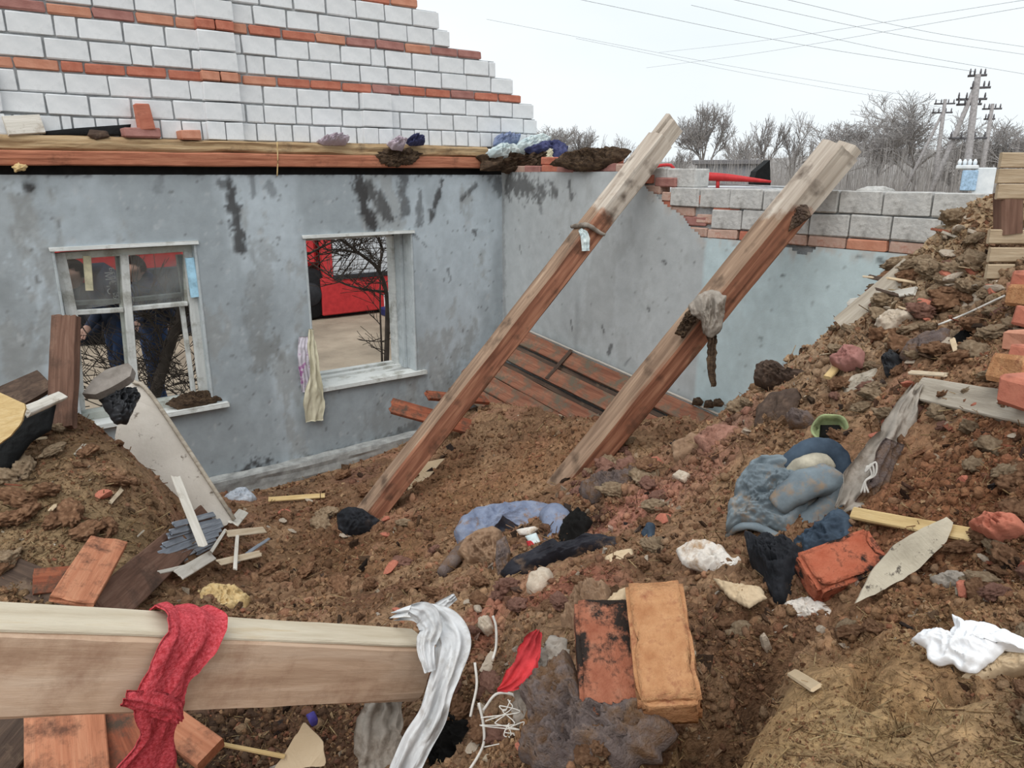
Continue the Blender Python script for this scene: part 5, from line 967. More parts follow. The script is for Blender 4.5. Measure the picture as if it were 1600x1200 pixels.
def scatter(name, meshes, N, region, size, label, cat, group, seed, sink=.2, tiltk=.5):
    R = random.Random(seed); k = 0; tries = 0
    while k < N and tries < N * 30:
        tries += 1; x = R.uniform(region[0], region[2]); y = R.uniform(region[1], region[3])
        p_ = hit(x, y)
        if any(a <= x <= c_ and b <= y <= d__ for a, b, c_, d__ in EXC): continue
        if not (-1.3 < p_[0] < X0 - .15 and -1 < p_[1] < Y0 - .2) or p_[2] < .02: continue
        d_ = np.linalg.norm(p_ - CAM); s = R.uniform(*size) * min(1.9, max(.75, d_ / 2.1))
        o = link(name, R.choice(meshes)); o.scale = (s, s * R.uniform(.7, 1.1), s * R.uniform(.7, 1.1)); o.location = p_ + np.array((0, 0, s * .3 * (1 - 2 * sink)))
        o.rotation_euler = (R.uniform(-1, 1) * tiltk, R.uniform(-1, 1) * tiltk, R.uniform(0, 6.28)); tag(o, label, cat, group); k += 1
def withm(mes, m_):
    for q in mes: q.materials.append(m_)
    return mes
cl_ = withm([rock_me('earth_lump', i, amp=.5, sub=4, sz=.5) for i in range(6)], m_clodm); pk_ = withm([rock_me('pink_lump', i + 10, amp=.5, sub=4, sz=.5) for i in range(4)], m_pinkclod)
ps_ = withm([rock_me('plaster_piece', i + 20, sz=.45, ang=9, amp=.12) for i in range(5)], m_stone); bf_ = withm([rock_me('brick_piece', i + 30, sz=.6, ang=10, amp=.1) for i in range(5)], m_brickA); bo_ = withm([rock_me('brick_piece', i + 40, sz=.6, ang=10, amp=.1) for i in range(4)], m_hbrick)
HR = [((900, 805, 1620, 1200), 'in the lower right foreground'), ((1150, 490, 1600, 800), 'on the upper right slope'), ((1350, 330, 1560, 485), 'near the crest below the pallet'), ((0, 660, 300, 920), 'on the left mound'), ((420, 740, 690, 960), 'in the hollow between the rafters'), ((695, 880, 895, 1180), 'around the red cloth strip'), ((900, 690, 1145, 800), 'on the pink rubble by the second rafter')]
ta_ = withm([rock_me('tan_lump', i + 60, amp=.5, sub=4, sz=.5) for i in range(5)], m_tanclod)
def sets(name, mes, counts, size, pre, cat, grp, sd):
    for i, ((r_, where), n_) in enumerate(zip(HR, counts)):
        if n_: scatter(name, mes, n_, r_, size, pre + ' ' + where, cat, grp + ' ' + where, sd + i)
sets('earth_lump', cl_, (38, 20, 6, 16, 24, 14, 6), (.03, .085), 'crumbly brown earth lump', 'lump', 'brown lumps', 100)
sets('tan_lump', ta_, (14, 34, 34, 6, 4, 4, 8), (.03, .08), 'crumbly tan plaster lump', 'lump', 'tan lumps', 110)
sets('pink_lump', pk_, (3, 8, 5, 0, 3, 9, 14), (.03, .085), 'pinkish brick-dust lump', 'lump', 'pink lumps', 120)
sets('plaster_piece', ps_, (9, 12, 12, 2, 5, 7, 5), (.02, .06), 'angular pale plaster piece', 'plaster', 'plaster pieces', 140)
sets('brick_piece', bf_, (4, 8, 6, 1, 6, 2, 3), (.03, .07), 'broken red brick piece', 'brick piece', 'brick pieces', 160)
R = random.Random(77)
fm = [timber_me('wood_fragment', 1.0, .16, .05, seed=i, rough=.012, nl=8, nc=3, bev=.01, broken=(.12, .12)) for i in range(5)]
for q, m_ in zip(fm, (m_palewood, m_greyplank, m_dkplank, m_redplank, m_card)): q.materials.append(m_)
k = 0
while k < 46:
    x, y = R.choice([(R.uniform(1180, 1590), R.uniform(430, 780)), (R.uniform(760, 1590), R.uniform(700, 1180)), (R.uniform(1380, 1540), R.uniform(340, 520)), (R.uniform(30, 280), R.uniform(680, 900))]); p_ = hit(x, y)
    if p_[2] < .1 or any(a <= x <= c_ and b <= y <= d__ for a, b, c_, d__ in EXC): continue
    d_ = np.linalg.norm(p_ - CAM); s = R.uniform(.03, .10) * min(d_, 3) / 2.2; o = link('wood_fragment', R.choice(fm)); o.scale = (s, s, s); n = hn(p_); a = R.uniform(0, 6.28); o.matrix_basis = frame(p_ + n * .008, (math.cos(a), math.sin(a), R.uniform(-.2, .5)), n=n) @ Matrix.Diagonal((s, s, s, 1))
    tag(o, 'small %s wood fragment lying loose on the heap' % {'pale_split_wood': 'pale', 'grey_plank': 'grey', 'dark_plank': 'dark brown', 'red_brown_plank': 'red-brown', 'tan_card': 'flat tan'}[o.data.materials[0].name], 'wood', '%s wood fragments' % o.data.materials[0].name.split('_')[0]); k += 1
# hand-placed larger lumps on the right slope
for pxs, m_, lab, h in (([(1370, 505), (1392, 492), (1425, 488), (1432, 500), (1410, 510), (1395, 525), (1375, 528)], m_stone, 'curved pale plaster chunk high on the slope', .05), ([(1255, 535), (1262, 524), (1288, 522), (1286, 536), (1265, 546)], m_brickD, 'brick end poking out of the slope crest', .05),
                        ([(1480, 490), (1500, 468), (1530, 455), (1562, 438), (1582, 442), (1560, 460), (1525, 485), (1490, 500)], m_stone, 'long tan plaster slab below the pallet', .03), ([(1310, 612), (1335, 590), (1375, 578), (1382, 590), (1350, 612), (1325, 624)], m_greyplank, 'flat grey-brown slab in the middle of the slope', .03),
                        ([(1300, 570), (1330, 545), (1352, 550), (1350, 575), (1320, 582)], m_brickC, 'rounded reddish lump in the middle of the slope', .06), ([(1520, 830), (1548, 812), (1600, 815), (1610, 835), (1560, 850)], m_brickA, 'dusty red brick lump at the right edge', .05), ([(1455, 910), (1490, 895), (1520, 900), (1515, 920), (1470, 925)], m_greyrag, 'grey ash-white patch of wool on the right', .02),
                        ([(1250, 748), (1275, 742), (1290, 752), (1270, 762)], m_stone, 'pale lump tucked behind the jacket collar', .03), ([(1050, 745), (1062, 735), (1080, 742), (1070, 755)], m_stone, 'pale flake on the pink rubble', .015), ([(1085, 690), (1120, 668), (1160, 672), (1140, 700), (1105, 712)], m_pinkclod, 'soft mauve insulation lump at the crest', .05), ([(1050, 700), (1085, 680), (1110, 690), (1080, 715), (1055, 722)], m_tanrag, 'tan lump at the crest behind the pink rubble', .04)):
    rag('rubble_piece', pxs, m_, lab, 'rubble', h=h, base=.02, folds=.35, fs=12, nb=44, nr=12, jag=.08, seed=int(pxs[0][0]), prof=.4)
rag('brown_coat', [(1180, 602), (1184, 575), (1200, 566), (1222, 572), (1245, 592), (1285, 590), (1292, 600), (1250, 612), (1225, 608), (1205, 612)], m_dkplank, 'dark brown rag draped over the slope crest', 'rag', h=.08, folds=.6, fs=11, seed=61, nb=90, nr=24, k=.6)
rag('dark_board', [(1178, 668), (1182, 640), (1205, 615), (1245, 606), (1252, 622), (1240, 650), (1225, 668), (1200, 672)], m_dkplank, 'dark brown coat lining below the rag on the crest', 'cloth', h=.03, folds=.4, seed=62, nb=60, nr=14)
rag('grey_bundle', [(1228, 655), (1245, 646), (1270, 648), (1278, 662), (1265, 670), (1235, 670)], m_purple, 'grey cloth bundle between the dark coat and green pot', 'cloth', h=.05, folds=.4, seed=63, nb=50, nr=12)
rag('black_bag', [(1382, 570), (1388, 556), (1402, 553), (1412, 562), (1412, 580), (1402, 592), (1388, 594)], m_bagb, 'small black bag lodged in the right slope', 'bag', h=.05, folds=.5, seed=64, nb=50, nr=14)
rag('grey_cloth', [(1405, 560), (1420, 540), (1450, 520), (1485, 515), (1482, 535), (1455, 550), (1425, 570)], m_purple, 'grey cloth strip beside the small black bag', 'cloth', h=.03, folds=.5, seed=65, nb=60, nr=12)
rag('dark_gap_cloth', [(1480, 535), (1500, 520), (1530, 512), (1520, 540), (1495, 552)], m_nearblack, 'black sheet standing in for the dark gap on the right slope', 'cloth', h=.02, folds=.5, seed=66, nb=40, nr=10)  # black sheet paints the shade in a crevice of the slope
stick('lath', (1326, 473), (1428, 455), .035, .012, m_lathw, 'pale lath jutting over the slope crest toward the wall', 'lath', da=3.75, db=3.7, broken=(.03, .02))
stick('board', (1318, 520), (1430, 425), .14, .02, m_greyplank, 'grey board lying along the crest below the pallet', 'board', lift=.015, seed=8)
stick('lath', (1290, 606), (1306, 588), .03, .015, m_yellow, 'small yellow wood end on the slope', 'lath', lift=.04)
o = tube('cable', [fr(1465, 508, 9, .05), fr(1510, 490, 9, .07), fr(1570, 462, 9, .08)], .004, m_wire, ns=6, sub=5); tag(o, 'straight grey cable across the slope below the pallet', 'cable')
# bricks piled at the right edge
for i, (x, y, d_, rz) in enumerate(((1590, 440, 2.9, .3), (1588, 466, 2.85, .1), (1592, 505, 2.75, .4), (1590, 532, 2.75, .2), (1586, 560, 2.7, .5), (1582, 590, 2.68, .1), (1600, 610, 2.62, .3), (1560, 455, 3.0, .8))):
    p_ = fr(x + 62, y, d_, .0); o = link('brick', brick_mesh('brick', i, (m_brickA, m_hbrick, m_brickA, m_brickB)[i % 4])); o.location = p_; o.rotation_euler = (.1 * (i % 3), .12 * (i % 2), .9 + rz); tag(o, 'loose red brick number counted down the pile at right edge', 'brick')
    o['label'] = ['topmost', 'second', 'third', 'fourth', 'fifth', 'sixth', 'lowest', 'leftmost'][i] + ' brick of the red pile along the right edge'; o['group'] = 'brick pile at the right edge'
# pallet
pal = empty('pallet'); pc = pd(1570, 340, 3.3); pal.matrix_basis = Matrix.Translation(Vector(pd(1560, 440, 3.3))); tag(pal, 'weathered wooden pallet standing on the heap at the right edge', 'pallet')
pr = RT * .98 + FW * .02; pr /= np.linalg.norm(pr); pn = np.cross(pr, (0, 0, 1)); pn = pn if pn @ FW < 0 else -pn
for i, (y, x0_) in enumerate(((251, 1562), (275, 1558), (299, 1557), (370, 1544), (398, 1545), (424, 1541))):
    a = pd(x0_, y, 3.3); timber('slat', a, a + pr * .9, .016, .053, m_pallet, n=(0, 0, 1), parent=pal, seed=i, rough=.003, nl=16, nc=4, bev=.004)
for x_, w_ in ((1576, .08), (1568, .05)):
    a = pd(x_, 366, 3.36); b = pd(x_, 300, 3.36); timber('post', a, b, w_, .06, m_postw, n=-FW, parent=pal, seed=40, rough=.004, nl=10, nc=4)
# ---- on the eaves beam
zt = 2.745
def onbeam(x, y=None, Y=Y0 + .03): q = pY(x, y if y else 215, Y); return q
for (x, z_, L, m_, lab, ry) in ((218, zt + .035, .24, m_brickC, 'dusty brick lying on the eaves beam under another brick', 0), (226, zt + .14, .13, m_brickA, 'half brick stood upright on the dusty brick', 1.5), (293, zt + .03, .14, m_brickB, 'small orange brick half on the eaves beam', 0)):
    o = link('brick', brick_mesh('brick', 2, m_)); q = onbeam(x, 200); o.location = (q[0], Y0 + .02, z_ if ry else z_); o.scale = (1, L / .245, 1); o.rotation_euler = (ry, .04, math.pi / 2 + .1); tag(o, lab, 'brick')
    if ry: o.rotation_euler = (1.5, 0, 1.5); o.scale = (1, .7, 1.6)
stick('white_board', (8, 197), (66, 194), .12, .03, m_lathw, 'white board lying on the eaves beam at the far left', 'board', da=5.9, db=5.95, n=(0, -1, .3))
rag('roof_felt', [(60, 206), (120, 200), (205, 194), (200, 212), (130, 212), (70, 212)], m_blacksheet, 'strip of black roofing felt on the eaves beam', 'felt', h=.01, folds=.3, c=pY(130, 206, Y0 + .04), n=(0, -1, .3), nb=40, nr=8)
rag('wood_chip', [(136, 212), (140, 202), (168, 205), (172, 214), (150, 219)], m_dkplank, 'brown wood chip on the eaves beam left of the bricks', 'chip', h=.02, folds=.2, c=pY(152, 210, Y0 - .02), n=(0, -1, .3), nb=30, nr=8)
CB = [([(772, 216), (790, 212), (812, 216), (806, 228), (786, 232), (770, 228)], m_bluec, 'blue cloth in the bundle on the wall corner', 5.86), ([(758, 240), (775, 228), (800, 232), (810, 243), (790, 250), (765, 246)], m_aqua, 'white cloth at the front of the corner bundle', 5.78), ([(795, 235), (812, 222), (845, 212), (860, 218), (845, 232), (815, 242)], m_aqua, 'pale aqua cloth in the middle of the corner bundle', 5.84), ([(815, 236), (840, 224), (868, 222), (886, 232), (884, 262), (868, 258), (850, 246), (830, 242)], m_navy, 'navy cloth hanging at the right of the corner bundle', 5.76), ([(845, 236), (856, 236), (860, 262), (850, 266)], m_cream2, 'cream strip hanging from the navy cloth', 5.7), ([(632, 222), (645, 214), (660, 220), (662, 227), (640, 228)], m_navy, 'small navy cloth on the eaves beam', 5.84), ([(604, 226), (618, 218), (634, 224), (628, 236), (612, 234)], m_lilac, 'lilac cloth tucked beside the small navy cloth', 5.8), ([(495, 222), (515, 216), (545, 220), (540, 227), (505, 227)], m_lilac, 'pale pinkish cloth lying on the eaves beam', 5.88)]
for pxs, m_, lab, Y_ in CB: rag('cloth', pxs, m_, lab, 'cloth', h=.07, base=.03, folds=.7, fs=12, seed=int(pxs[0][0]), nb=60, nr=16, c=pY(*np.mean(pxs, 0), Y_), n=(0, -.8, .5), jag=.1, group='cloths on the wall top')
rag('straw_mat', [(740, 246), (765, 240), (800, 248), (840, 240), (872, 250), (890, 262), (870, 272), (830, 276), (790, 270), (755, 266)], m_strawclump, 'matted dark straw hanging over the wall corner', 'straw', h=.10, folds=.8, fs=20, seed=71, c=pY(815, 257, 5.82), n=(0, -.9, .3), jag=.25, nb=120, nr=24)
rag('burnt_straw', [(585, 242), (610, 228), (640, 232), (660, 240), (645, 256), (615, 262), (595, 256)], m_strawclump, 'burnt straw patch stuck to the eaves beam', 'straw', h=.03, folds=.8, fs=18, seed=72, c=pY(620, 245, 5.85), n=(0, -1, .1), jag=.25)
rag('earth_on_wall', [(860, 258), (880, 244), (915, 236), (955, 234), (985, 236), (975, 250), (950, 262), (905, 268)], m_strawclump, 'dark soil and brick crumbs on the right wall near the corner', 'soil', h=.06, folds=.7, fs=18, seed=73, c=pX(920, 250, X0 + .02), n=(-.8, -.2, .5), jag=.15)
for pxs, lab in (([(1335, 300), (1350, 296), (1385, 295), (1400, 299), (1385, 304), (1350, 305)], 'flat stone lying on the grey block wall'), ):
    rag('flat_stone', pxs, m_blockg, lab, 'stone', h=.03, base=.02, folds=.2, nb=40, nr=10, c=np.array((X0 + .12, pX(1368, 300, X0 + .12)[1], 2.42)), n=(0, 0, 1) if False else (-.5, -.3, .8))
# ---- rags on the rafters and by the window
def rp(M_, s, y, z): return np.array(M_ @ Vector((s, y, z)))
def s_near(M_, L_, px):
    ss = np.linspace(0, L_, 600); v = [proj(rp(M_, s, 0, .08))[0] for s in ss]; return float(ss[int(np.argmin(np.abs(np.array(v) - px)))])
sA = s_near(MA, LA, 905); th_ = [(-.1, -.085), (-.1, .0), (-.085, .092), (.0, .095), (.085, .09)]
rgA = tube('tied_rag', [rp(MA, sA + .02 * i, y, z) for i, (y, z) in enumerate([(.09, .09), (.0, .098), (-.088, .095), (-.095, .0), (-.095, -.06)])], [.012, .014, .014, .013, .01], m_greyrag, ns=10, sub=5, fold=.3, fs=30); tag(rgA, 'grey rag tied round the first rafter', 'rag')
fA = proj(rp(MA, sA + .05, -.09, 0)); dA_ = np.linalg.norm(rp(MA, sA + .05, -.09, 0) - CAM)
ribbon('loose_end', [pd(906, 358, dA_ - .04), pd(914, 370, dA_ - .06), pd(915, 392, dA_ - .06)], [.03, .07, .06], m_aqua, n=-FC, folds=.012, seed=4, nu=24, nv=12, parent=rgA)
sB = s_near(MB_, LB, 1100); dB_ = np.linalg.norm(rp(MB_, sB, -.08, .08) - CAM)
rgB = rag('hanging_rag', [(1075, 478), (1090, 460), (1115, 452), (1135, 462), (1132, 490), (1128, 515), (1112, 530), (1098, 522), (1095, 500), (1080, 492)], m_greyrag, 'grey woolly rag hanging over the second rafter', 'rag', h=.05, folds=.7, fs=11, fdir=UC, seed=81, c=pd(1108, 488, dB_ - .05), k=1.0, nb=90, nr=24, jag=.08)
ribbon('hanging_tail', [pd(1112, 510, dB_ - .06), pd(1113, 540, dB_ - .05), pd(1112, 570, dB_ - .05), pd(1116, 604, dB_ - .05)], [.07, .06, .06, .03], m_strawclump, n=-FC, folds=.015, seed=8, nu=40, nv=14, ragged=.3, parent=rgB)
rag('straw_tuft', [(1055, 520), (1070, 490), (1090, 470), (1098, 485), (1085, 505), (1068, 530)], m_strawclump, 'straw tuft caught on top of the second rafter', 'straw', h=.03, folds=.8, fs=18, seed=82, c=pd(1078, 500, dB_ - .03), k=.9, jag=.2)
rag('char_collar', [(1235, 320), (1246, 312), (1262, 322), (1268, 338), (1250, 352), (1232, 362), (1236, 340)], m_dkplank, 'dark bark remnant near the second rafter top', 'bark', h=.02, folds=.6, fs=16, seed=83, c=pd(1250, 336, np.linalg.norm(rp(MB_, s_near(MB_, LB, 1250), -.09, 0) - CAM) - .02), k=.9, jag=.1)
cu = ribbon('cream_curtain', [pY(486, 514, Y0 - .015), pY(488, 545, Y0 - .05), pY(492, 585, Y0 - .07), pY(491, 620, Y0 - .075), pY(491, 658, Y0 - .07)], [.05, .08, .10, .19, .17], m_cream2, n=(0, -1, .1), folds=.012, nf=2, seed=91, nu=70, nv=24, ragged=.06); tag(cu, 'cream cloth hanging from the left side of the empty window', 'cloth')
fc_ = ribbon('floral_cloth', [pY(474, 526, Y0 - .02), pY(474, 552, Y0 - .04), pY(476, 580, Y0 - .04), pY(479, 612, Y0 - .03)], [.08, .11, .10, .09], m_floral, n=(0, -1, .1), folds=.008, seed=92, nu=40, nv=18, ragged=.05); tag(fc_, 'white cloth with purple flowers beside the cream cloth', 'cloth')
rag('sill_sawdust', [(258, 632), (275, 624), (300, 616), (330, 615), (346, 626), (320, 634), (280, 640)], m_strawclump, 'brown sawdust clump on the left window sill', 'sawdust', h=.05, folds=.6, fs=20, seed=93, c=pY(300, 628, Y0 + .04), n=(0, -.5, .85), jag=.15)
o = tube('cord', [pY(433, 222, Y0 - .07), pY(434, 250, Y0 - .075), pY(433, 275, Y0 - .07)], .005, m_yellow, ns=5, sub=4); tag(o, 'thin cord dangling from the eaves beam', 'cord')
rag('rope_tuft', [(18, 260), (28, 254), (44, 258), (40, 266), (24, 270)], m_yellow, 'orange fibre tuft hanging below the eaves beam', 'fibre', h=.02, folds=.6, seed=94, c=pY(30, 262, Y0 - .07), n=(0, -1, 0), nb=30, nr=8, jag=.3)
for i, (x, y) in enumerate(((1090, 628), (1108, 632), (1122, 630))): rag('wool_ball', [(x - 9, y + 5), (x - 7, y - 5), (x + 4, y - 7), (x + 10, y), (x + 6, y + 6)], m_strawclump, 'small dusty clod resting on the fallen panel edge', 'clod', h=.03, base=.02, folds=.4, c=pX(x, y, X0 - .06), n=(-.7, -.3, .6), nb=24, nr=6, group='clods on the panel edge')
# ================================================================== outside
def segs_mesh(name, S):
    S = np.array(S, float); a = S[:, :3]; b = S[:, 3:6]; r0 = S[:, 6]; r1 = S[:, 7]; d = b - a; d /= np.linalg.norm(d, axis=1)[:, None] + 1e-9
    u = np.cross(d, np.array((.31, .2, .93))); u /= np.linalg.norm(u, axis=1)[:, None] + 1e-9; w_ = np.cross(d, u); V = []
    for P_, r in ((a, r0), (b, r1)):
        for k in range(3):
            t = k * 2.0944; V.append(P_ + (u * math.cos(t) + w_ * math.sin(t)) * r[:, None])
    V = np.stack(V, 1); f = np.array([[0, 1, 4, 3], [1, 2, 5, 4], [2, 0, 3, 5]]); n = len(S)
    return np_mesh(name, V.reshape(-1, 3), (f[None] + (np.arange(n) * 6)[:, None, None]).reshape(-1, 4))
def grow(R, p, d, L, r, depth, S, spread=.6, up=.15, n=(2, 4), shrink=.68, rmin=.01):
    q = p; k = 3
    for i in range(k):
        d = (d + Vector((R.uniform(-1, 1), R.uniform(-1, 1), R.uniform(-1, 1))) * .16 + Vector((0, 0, up * .3))).normalized(); e = q + d * L / k
        S.append((*q, *e, max(rmin, r * (1 - .3 * i / k)), max(rmin, r * (1 - .3 * (i + 1) / k)))); q = e
        if depth > 0 and i >= (1 if depth > 3 else 0):
            for _ in range(R.randint(1, 2) if i < k - 1 else R.randint(*n)):
                nd = (d + Vector((R.uniform(-1, 1), R.uniform(-1, 1), R.uniform(-.5, .9))) * spread + Vector((0, 0, up))).normalized(); grow(R, q, nd, L * shrink * R.uniform(.75, 1.1), r * .55, depth - 1, S, spread, up, n, shrink, rmin)
m_tree = plain('bark_paled_by_haze', (158, 153, 151), .95); m_tree2 = plain('bare_bark_near', (92, 82, 74), .95); m_thick = mat('thicket_paled_by_haze', [(.3, (148, 143, 140)), (.7, (178, 173, 170))], scale=.3, rough=1)  # distance haze is painted in as paler far bark and thicket
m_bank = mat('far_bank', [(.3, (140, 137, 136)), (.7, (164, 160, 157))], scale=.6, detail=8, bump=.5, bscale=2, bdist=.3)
def tree(px, topy, dist, wid, label, seed, depth=4, trunk=.3, m_=None, name='bare_tree', up=.15, spread=.6, group='bare trees behind the block wall'):
    R = random.Random(seed); base = ph(px, 300, dist); base[2] = -.2; hgt = ph(px, topy, dist)[2] + .2; wm_ = wid / F * dist
    S1, S2 = [], []; grow(R, Vector((0, 0, 0)), Vector((0, 0, 1)), hgt * trunk, hgt * .022, depth, S2, spread, up, (2, 3), .72, dist * .0002)
    A = np.array(S2); top = max(A[:, 5].max(), .1); wx = np.abs(A[:, [0, 1, 3, 4]]).max() * 1.15
    k = hgt / top; kx = wm_ / max(wx, .1)
    A[:, [0, 1, 3, 4]] *= kx; A[:, [2, 5]] *= k
    n0 = 3; tr = empty(name, tuple(base)); tr.matrix_basis = Matrix.Translation(Vector(base))
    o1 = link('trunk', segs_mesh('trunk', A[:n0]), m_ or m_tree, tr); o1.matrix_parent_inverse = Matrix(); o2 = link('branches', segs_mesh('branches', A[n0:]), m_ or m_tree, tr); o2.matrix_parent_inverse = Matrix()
    tag(tr, label, 'tree', group); return tr
TR = [(882, 190, 95, 75, 'rounded bare tree just right of the gable'), (912, 196, 100, 45, 'smaller bare tree beside the rounded tree'), (968, 208, 70, 52, 'dense low bare tree left of the first rafter top'), (1105, 158, 85, 74, 'tall slim bare tree between the two rafters'), (1150, 205, 90, 56, 'short bare tree right of the tall slim tree'), (1162, 218, 75, 36, 'dark bare bush between the rafter tops'), (1195, 178, 80, 44, 'thin tall sapling left of the second rafter top'), (1235, 170, 80, 46, 'thin tall sapling nearest the second rafter top'),
      (1325, 165, 75, 100, 'broad bare tree right of the second rafter top'), (1300, 185, 80, 60, 'narrow bare tree touching the second rafter top'), (1428, 146, 62, 140, 'largest bare tree left of the poles'), (1372, 190, 70, 70, 'bare tree between the broad and the largest tree'), (1565, 190, 60, 110, 'bare tree behind the third pole'), (1610, 178, 55, 110, 'bare tree at the right edge of the frame'), (1505, 215, 66, 70, 'low bare tree behind the transformer'), (1065, 222, 95, 40, 'small far bare tree beside the first rafter top')]
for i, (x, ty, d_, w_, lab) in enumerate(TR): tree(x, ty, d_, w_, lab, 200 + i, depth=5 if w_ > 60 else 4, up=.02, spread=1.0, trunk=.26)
# far bank and thicket
V = []; az = np.linspace(-.35, .9, 260); 
for k, t in enumerate(az):
    d_ = FW * math.cos(t) + RT * math.sin(t); h_ = 2.5 + (2.35 + .9 * float(fbm(np.array([[t * 14, 0, 0]]), 4)[0]) + 1.2 * max(0, min(1, (t - .25) * 4))) 
    for r_, z in ((118, -.2), (122, h_ * .7), (126, h_), (140, h_), (150, -.2)): V.append(d_ * r_ + np.array((0, 0, z)))
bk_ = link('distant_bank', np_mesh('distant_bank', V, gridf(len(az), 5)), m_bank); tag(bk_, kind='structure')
g = np.random.default_rng(9); N_ = 5200; t = g.uniform(.14, .72, N_); r_ = g.uniform(48, 100, N_); dd = FW[None] * np.cos(t)[:, None] + RT[None] * np.sin(t)[:, None]; P_ = dd * r_[:, None]; hh = 2.5 + r_ * g.uniform(-.005, .036, N_) * (.6 + .5 * sm(.2, .45, t)); le = g.normal(size=(N_, 2)) * .25
S = np.concatenate([P_[:, :2], np.full((N_, 1), -.2), P_[:, :2] + le, hh[:, None], np.full((N_, 1), .018), np.full((N_, 1), .008)], 1)
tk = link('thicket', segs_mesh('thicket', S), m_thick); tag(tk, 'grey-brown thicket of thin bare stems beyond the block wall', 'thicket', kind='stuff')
# poles
m_conc = plain('pole_concrete', (150, 146, 146), .9); m_iron = plain('pole_iron', (96, 94, 98), .7); m_tbox = mat('transformer_paint', [(.4, (206, 214, 220)), (.6, (224, 230, 234))], scale=2, rough=.6, bump=0); m_tblue = plain('transformer_blue', (150, 184, 214), .6)
def pole(label, top, foot, dist, brace=None, arms=(), r=.12, seed=0):
    T_ = ph(*top, dist); B_ = ph(*foot, dist); B_ = B_ + (B_ - T_) * ((-.2 - B_[2]) / (B_[2] - T_[2])); rt_ = empty('utility_pole'); rt_.matrix_basis = Matrix.Translation(Vector(B_)); tag(rt_, label, 'utility pole', 'utility poles')
    tube('shaft', [B_, B_ * .5 + T_ * .5, T_], [r * 1.15, r, r * .75], m_conc, rt_, ns=8)
    if brace: a = ph(*brace[0], dist); b = ph(*brace[1], dist); b = a + (b - a) * ((-.2 - a[2]) / (b[2] - a[2])); tube('brace', [a, b], [r * .55, r * .7], m_conc, rt_, ns=8)
    for (x, y, hw) in arms:
        c = ph(x, y, dist); A_ = c - RT * hw + FW * .15; B2 = c + RT * hw - FW * .15; q = tube('crossarm', [A_, B2], .05, m_iron, rt_, ns=6)
        for e in (-1, -.4, .4, 1): p_ = c + RT * hw * e; tube('insulator', [p_, p_ + (0, 0, .12), p_ + (0, 0, .24)], [.025, .04, .02], m_iron, q, ns=6)
    return rt_
pm = pole('tallest braced utility pole with a transformer at its foot', (1528, 116), (1506, 300), 35, ((1524, 135), (1455, 300)), ((1527, 118, .28), (1532, 137, .3), (1518, 155, .5), (1514, 163, .4), (1512, 216, .65)), .15)
pole('braced utility pole left of the tallest pole', (1477, 155), (1458, 300), 50, ((1472, 178), (1412, 300)), ((1476, 162, .5), (1472, 176, .5)), .13)
pole('plain single utility pole right of the tallest pole', (1551, 162), (1530, 300), 46, None, ((1550, 170, .4), (1546, 186, .2)), .12)
tb = empty('transformer'); q = ph(1512, 300, 35.5); q[2] = 1.0; tb.matrix_basis = Matrix.Translation(Vector(q)); tag(tb, 'pale blue and white transformer box between the poles', 'transformer')
def obox(name, px0, py0, px1, py1, dist, dep, m_, parent):
    a = ph(px0, py1, dist); b = ph(px1, py1, dist); z1 = ph(px0, py0, dist)[2]; z0 = a[2]; c = (a + b) / 2; w_ = np.linalg.norm(b[:2] - a[:2]); fwd = c[:2] / np.linalg.norm(c[:2])
    me = box_me(name, w_, dep, z1 - z0, .03); o = link(name, me, m_, parent); o.matrix_basis = Matrix.Translation((c[0] + fwd[0] * dep / 2, c[1] + fwd[1] * dep / 2, (z0 + z1) / 2)) @ Matrix.Rotation(math.atan2(fwd[1], fwd[0]) - math.pi / 2, 4, 'Z'); return o
obox('tank', 1495, 262, 1527, 440, 33.8, .8, m_tbox, tb); obox('blue_panel', 1499, 266, 1524, 298, 33.7, .1, m_tblue, tb); obox('lid', 1493, 258, 1529, 264, 33.7, 1.0, m_tbox, tb)
for i in range(4): p_ = ph(1499 + 8 * i, 258, 34.2); tube('bushing', [p_, p_ + (0, 0, .12), p_ + (0, 0, .22)], [.06, .08, .03], m_tbox, tb, ns=8)
m_line = plain('overhead_wire', (176, 184, 190), .6)
for i, (a, b, d1, d2, lab) in enumerate((((900, -2), (1524, 112), 26, 35, 'overhead wire ending at the tallest pole top'), ((1130, -4), (1620, 88), 26, 40, 'overhead wire crossing the upper right sky'), ((760, 30), (1474, 158), 40, 50, 'lowest overhead wire sloping to the second pole'), ((1030, 82), (1620, -3), 60, 30, 'overhead wire rising to the top right corner'), ((1010, 106), (1620, 8), 60, 30, 'overhead wire rising just below the top right one'), ((1215, -4), (1620, 76), 26, 40, 'highest overhead wire at the upper right'), ((1080, 8), (1620, 119), 28, 38, 'overhead wire passing in front of the tallest pole'), ((900, 60), (1474, 168), 42, 50, 'faint overhead wire just below the lowest one'))):
    A_ = ph(*a, d1); B_ = ph(*b, d2); mid = (A_ + B_) / 2 - np.array((0, 0, .15)); A_ = A_ + (A_ - B_) * .0
    o = tube('power_line', [A_, mid, B_], .008, m_line, ns=4, sub=8); tag(o, lab, 'wire', 'overhead wires')
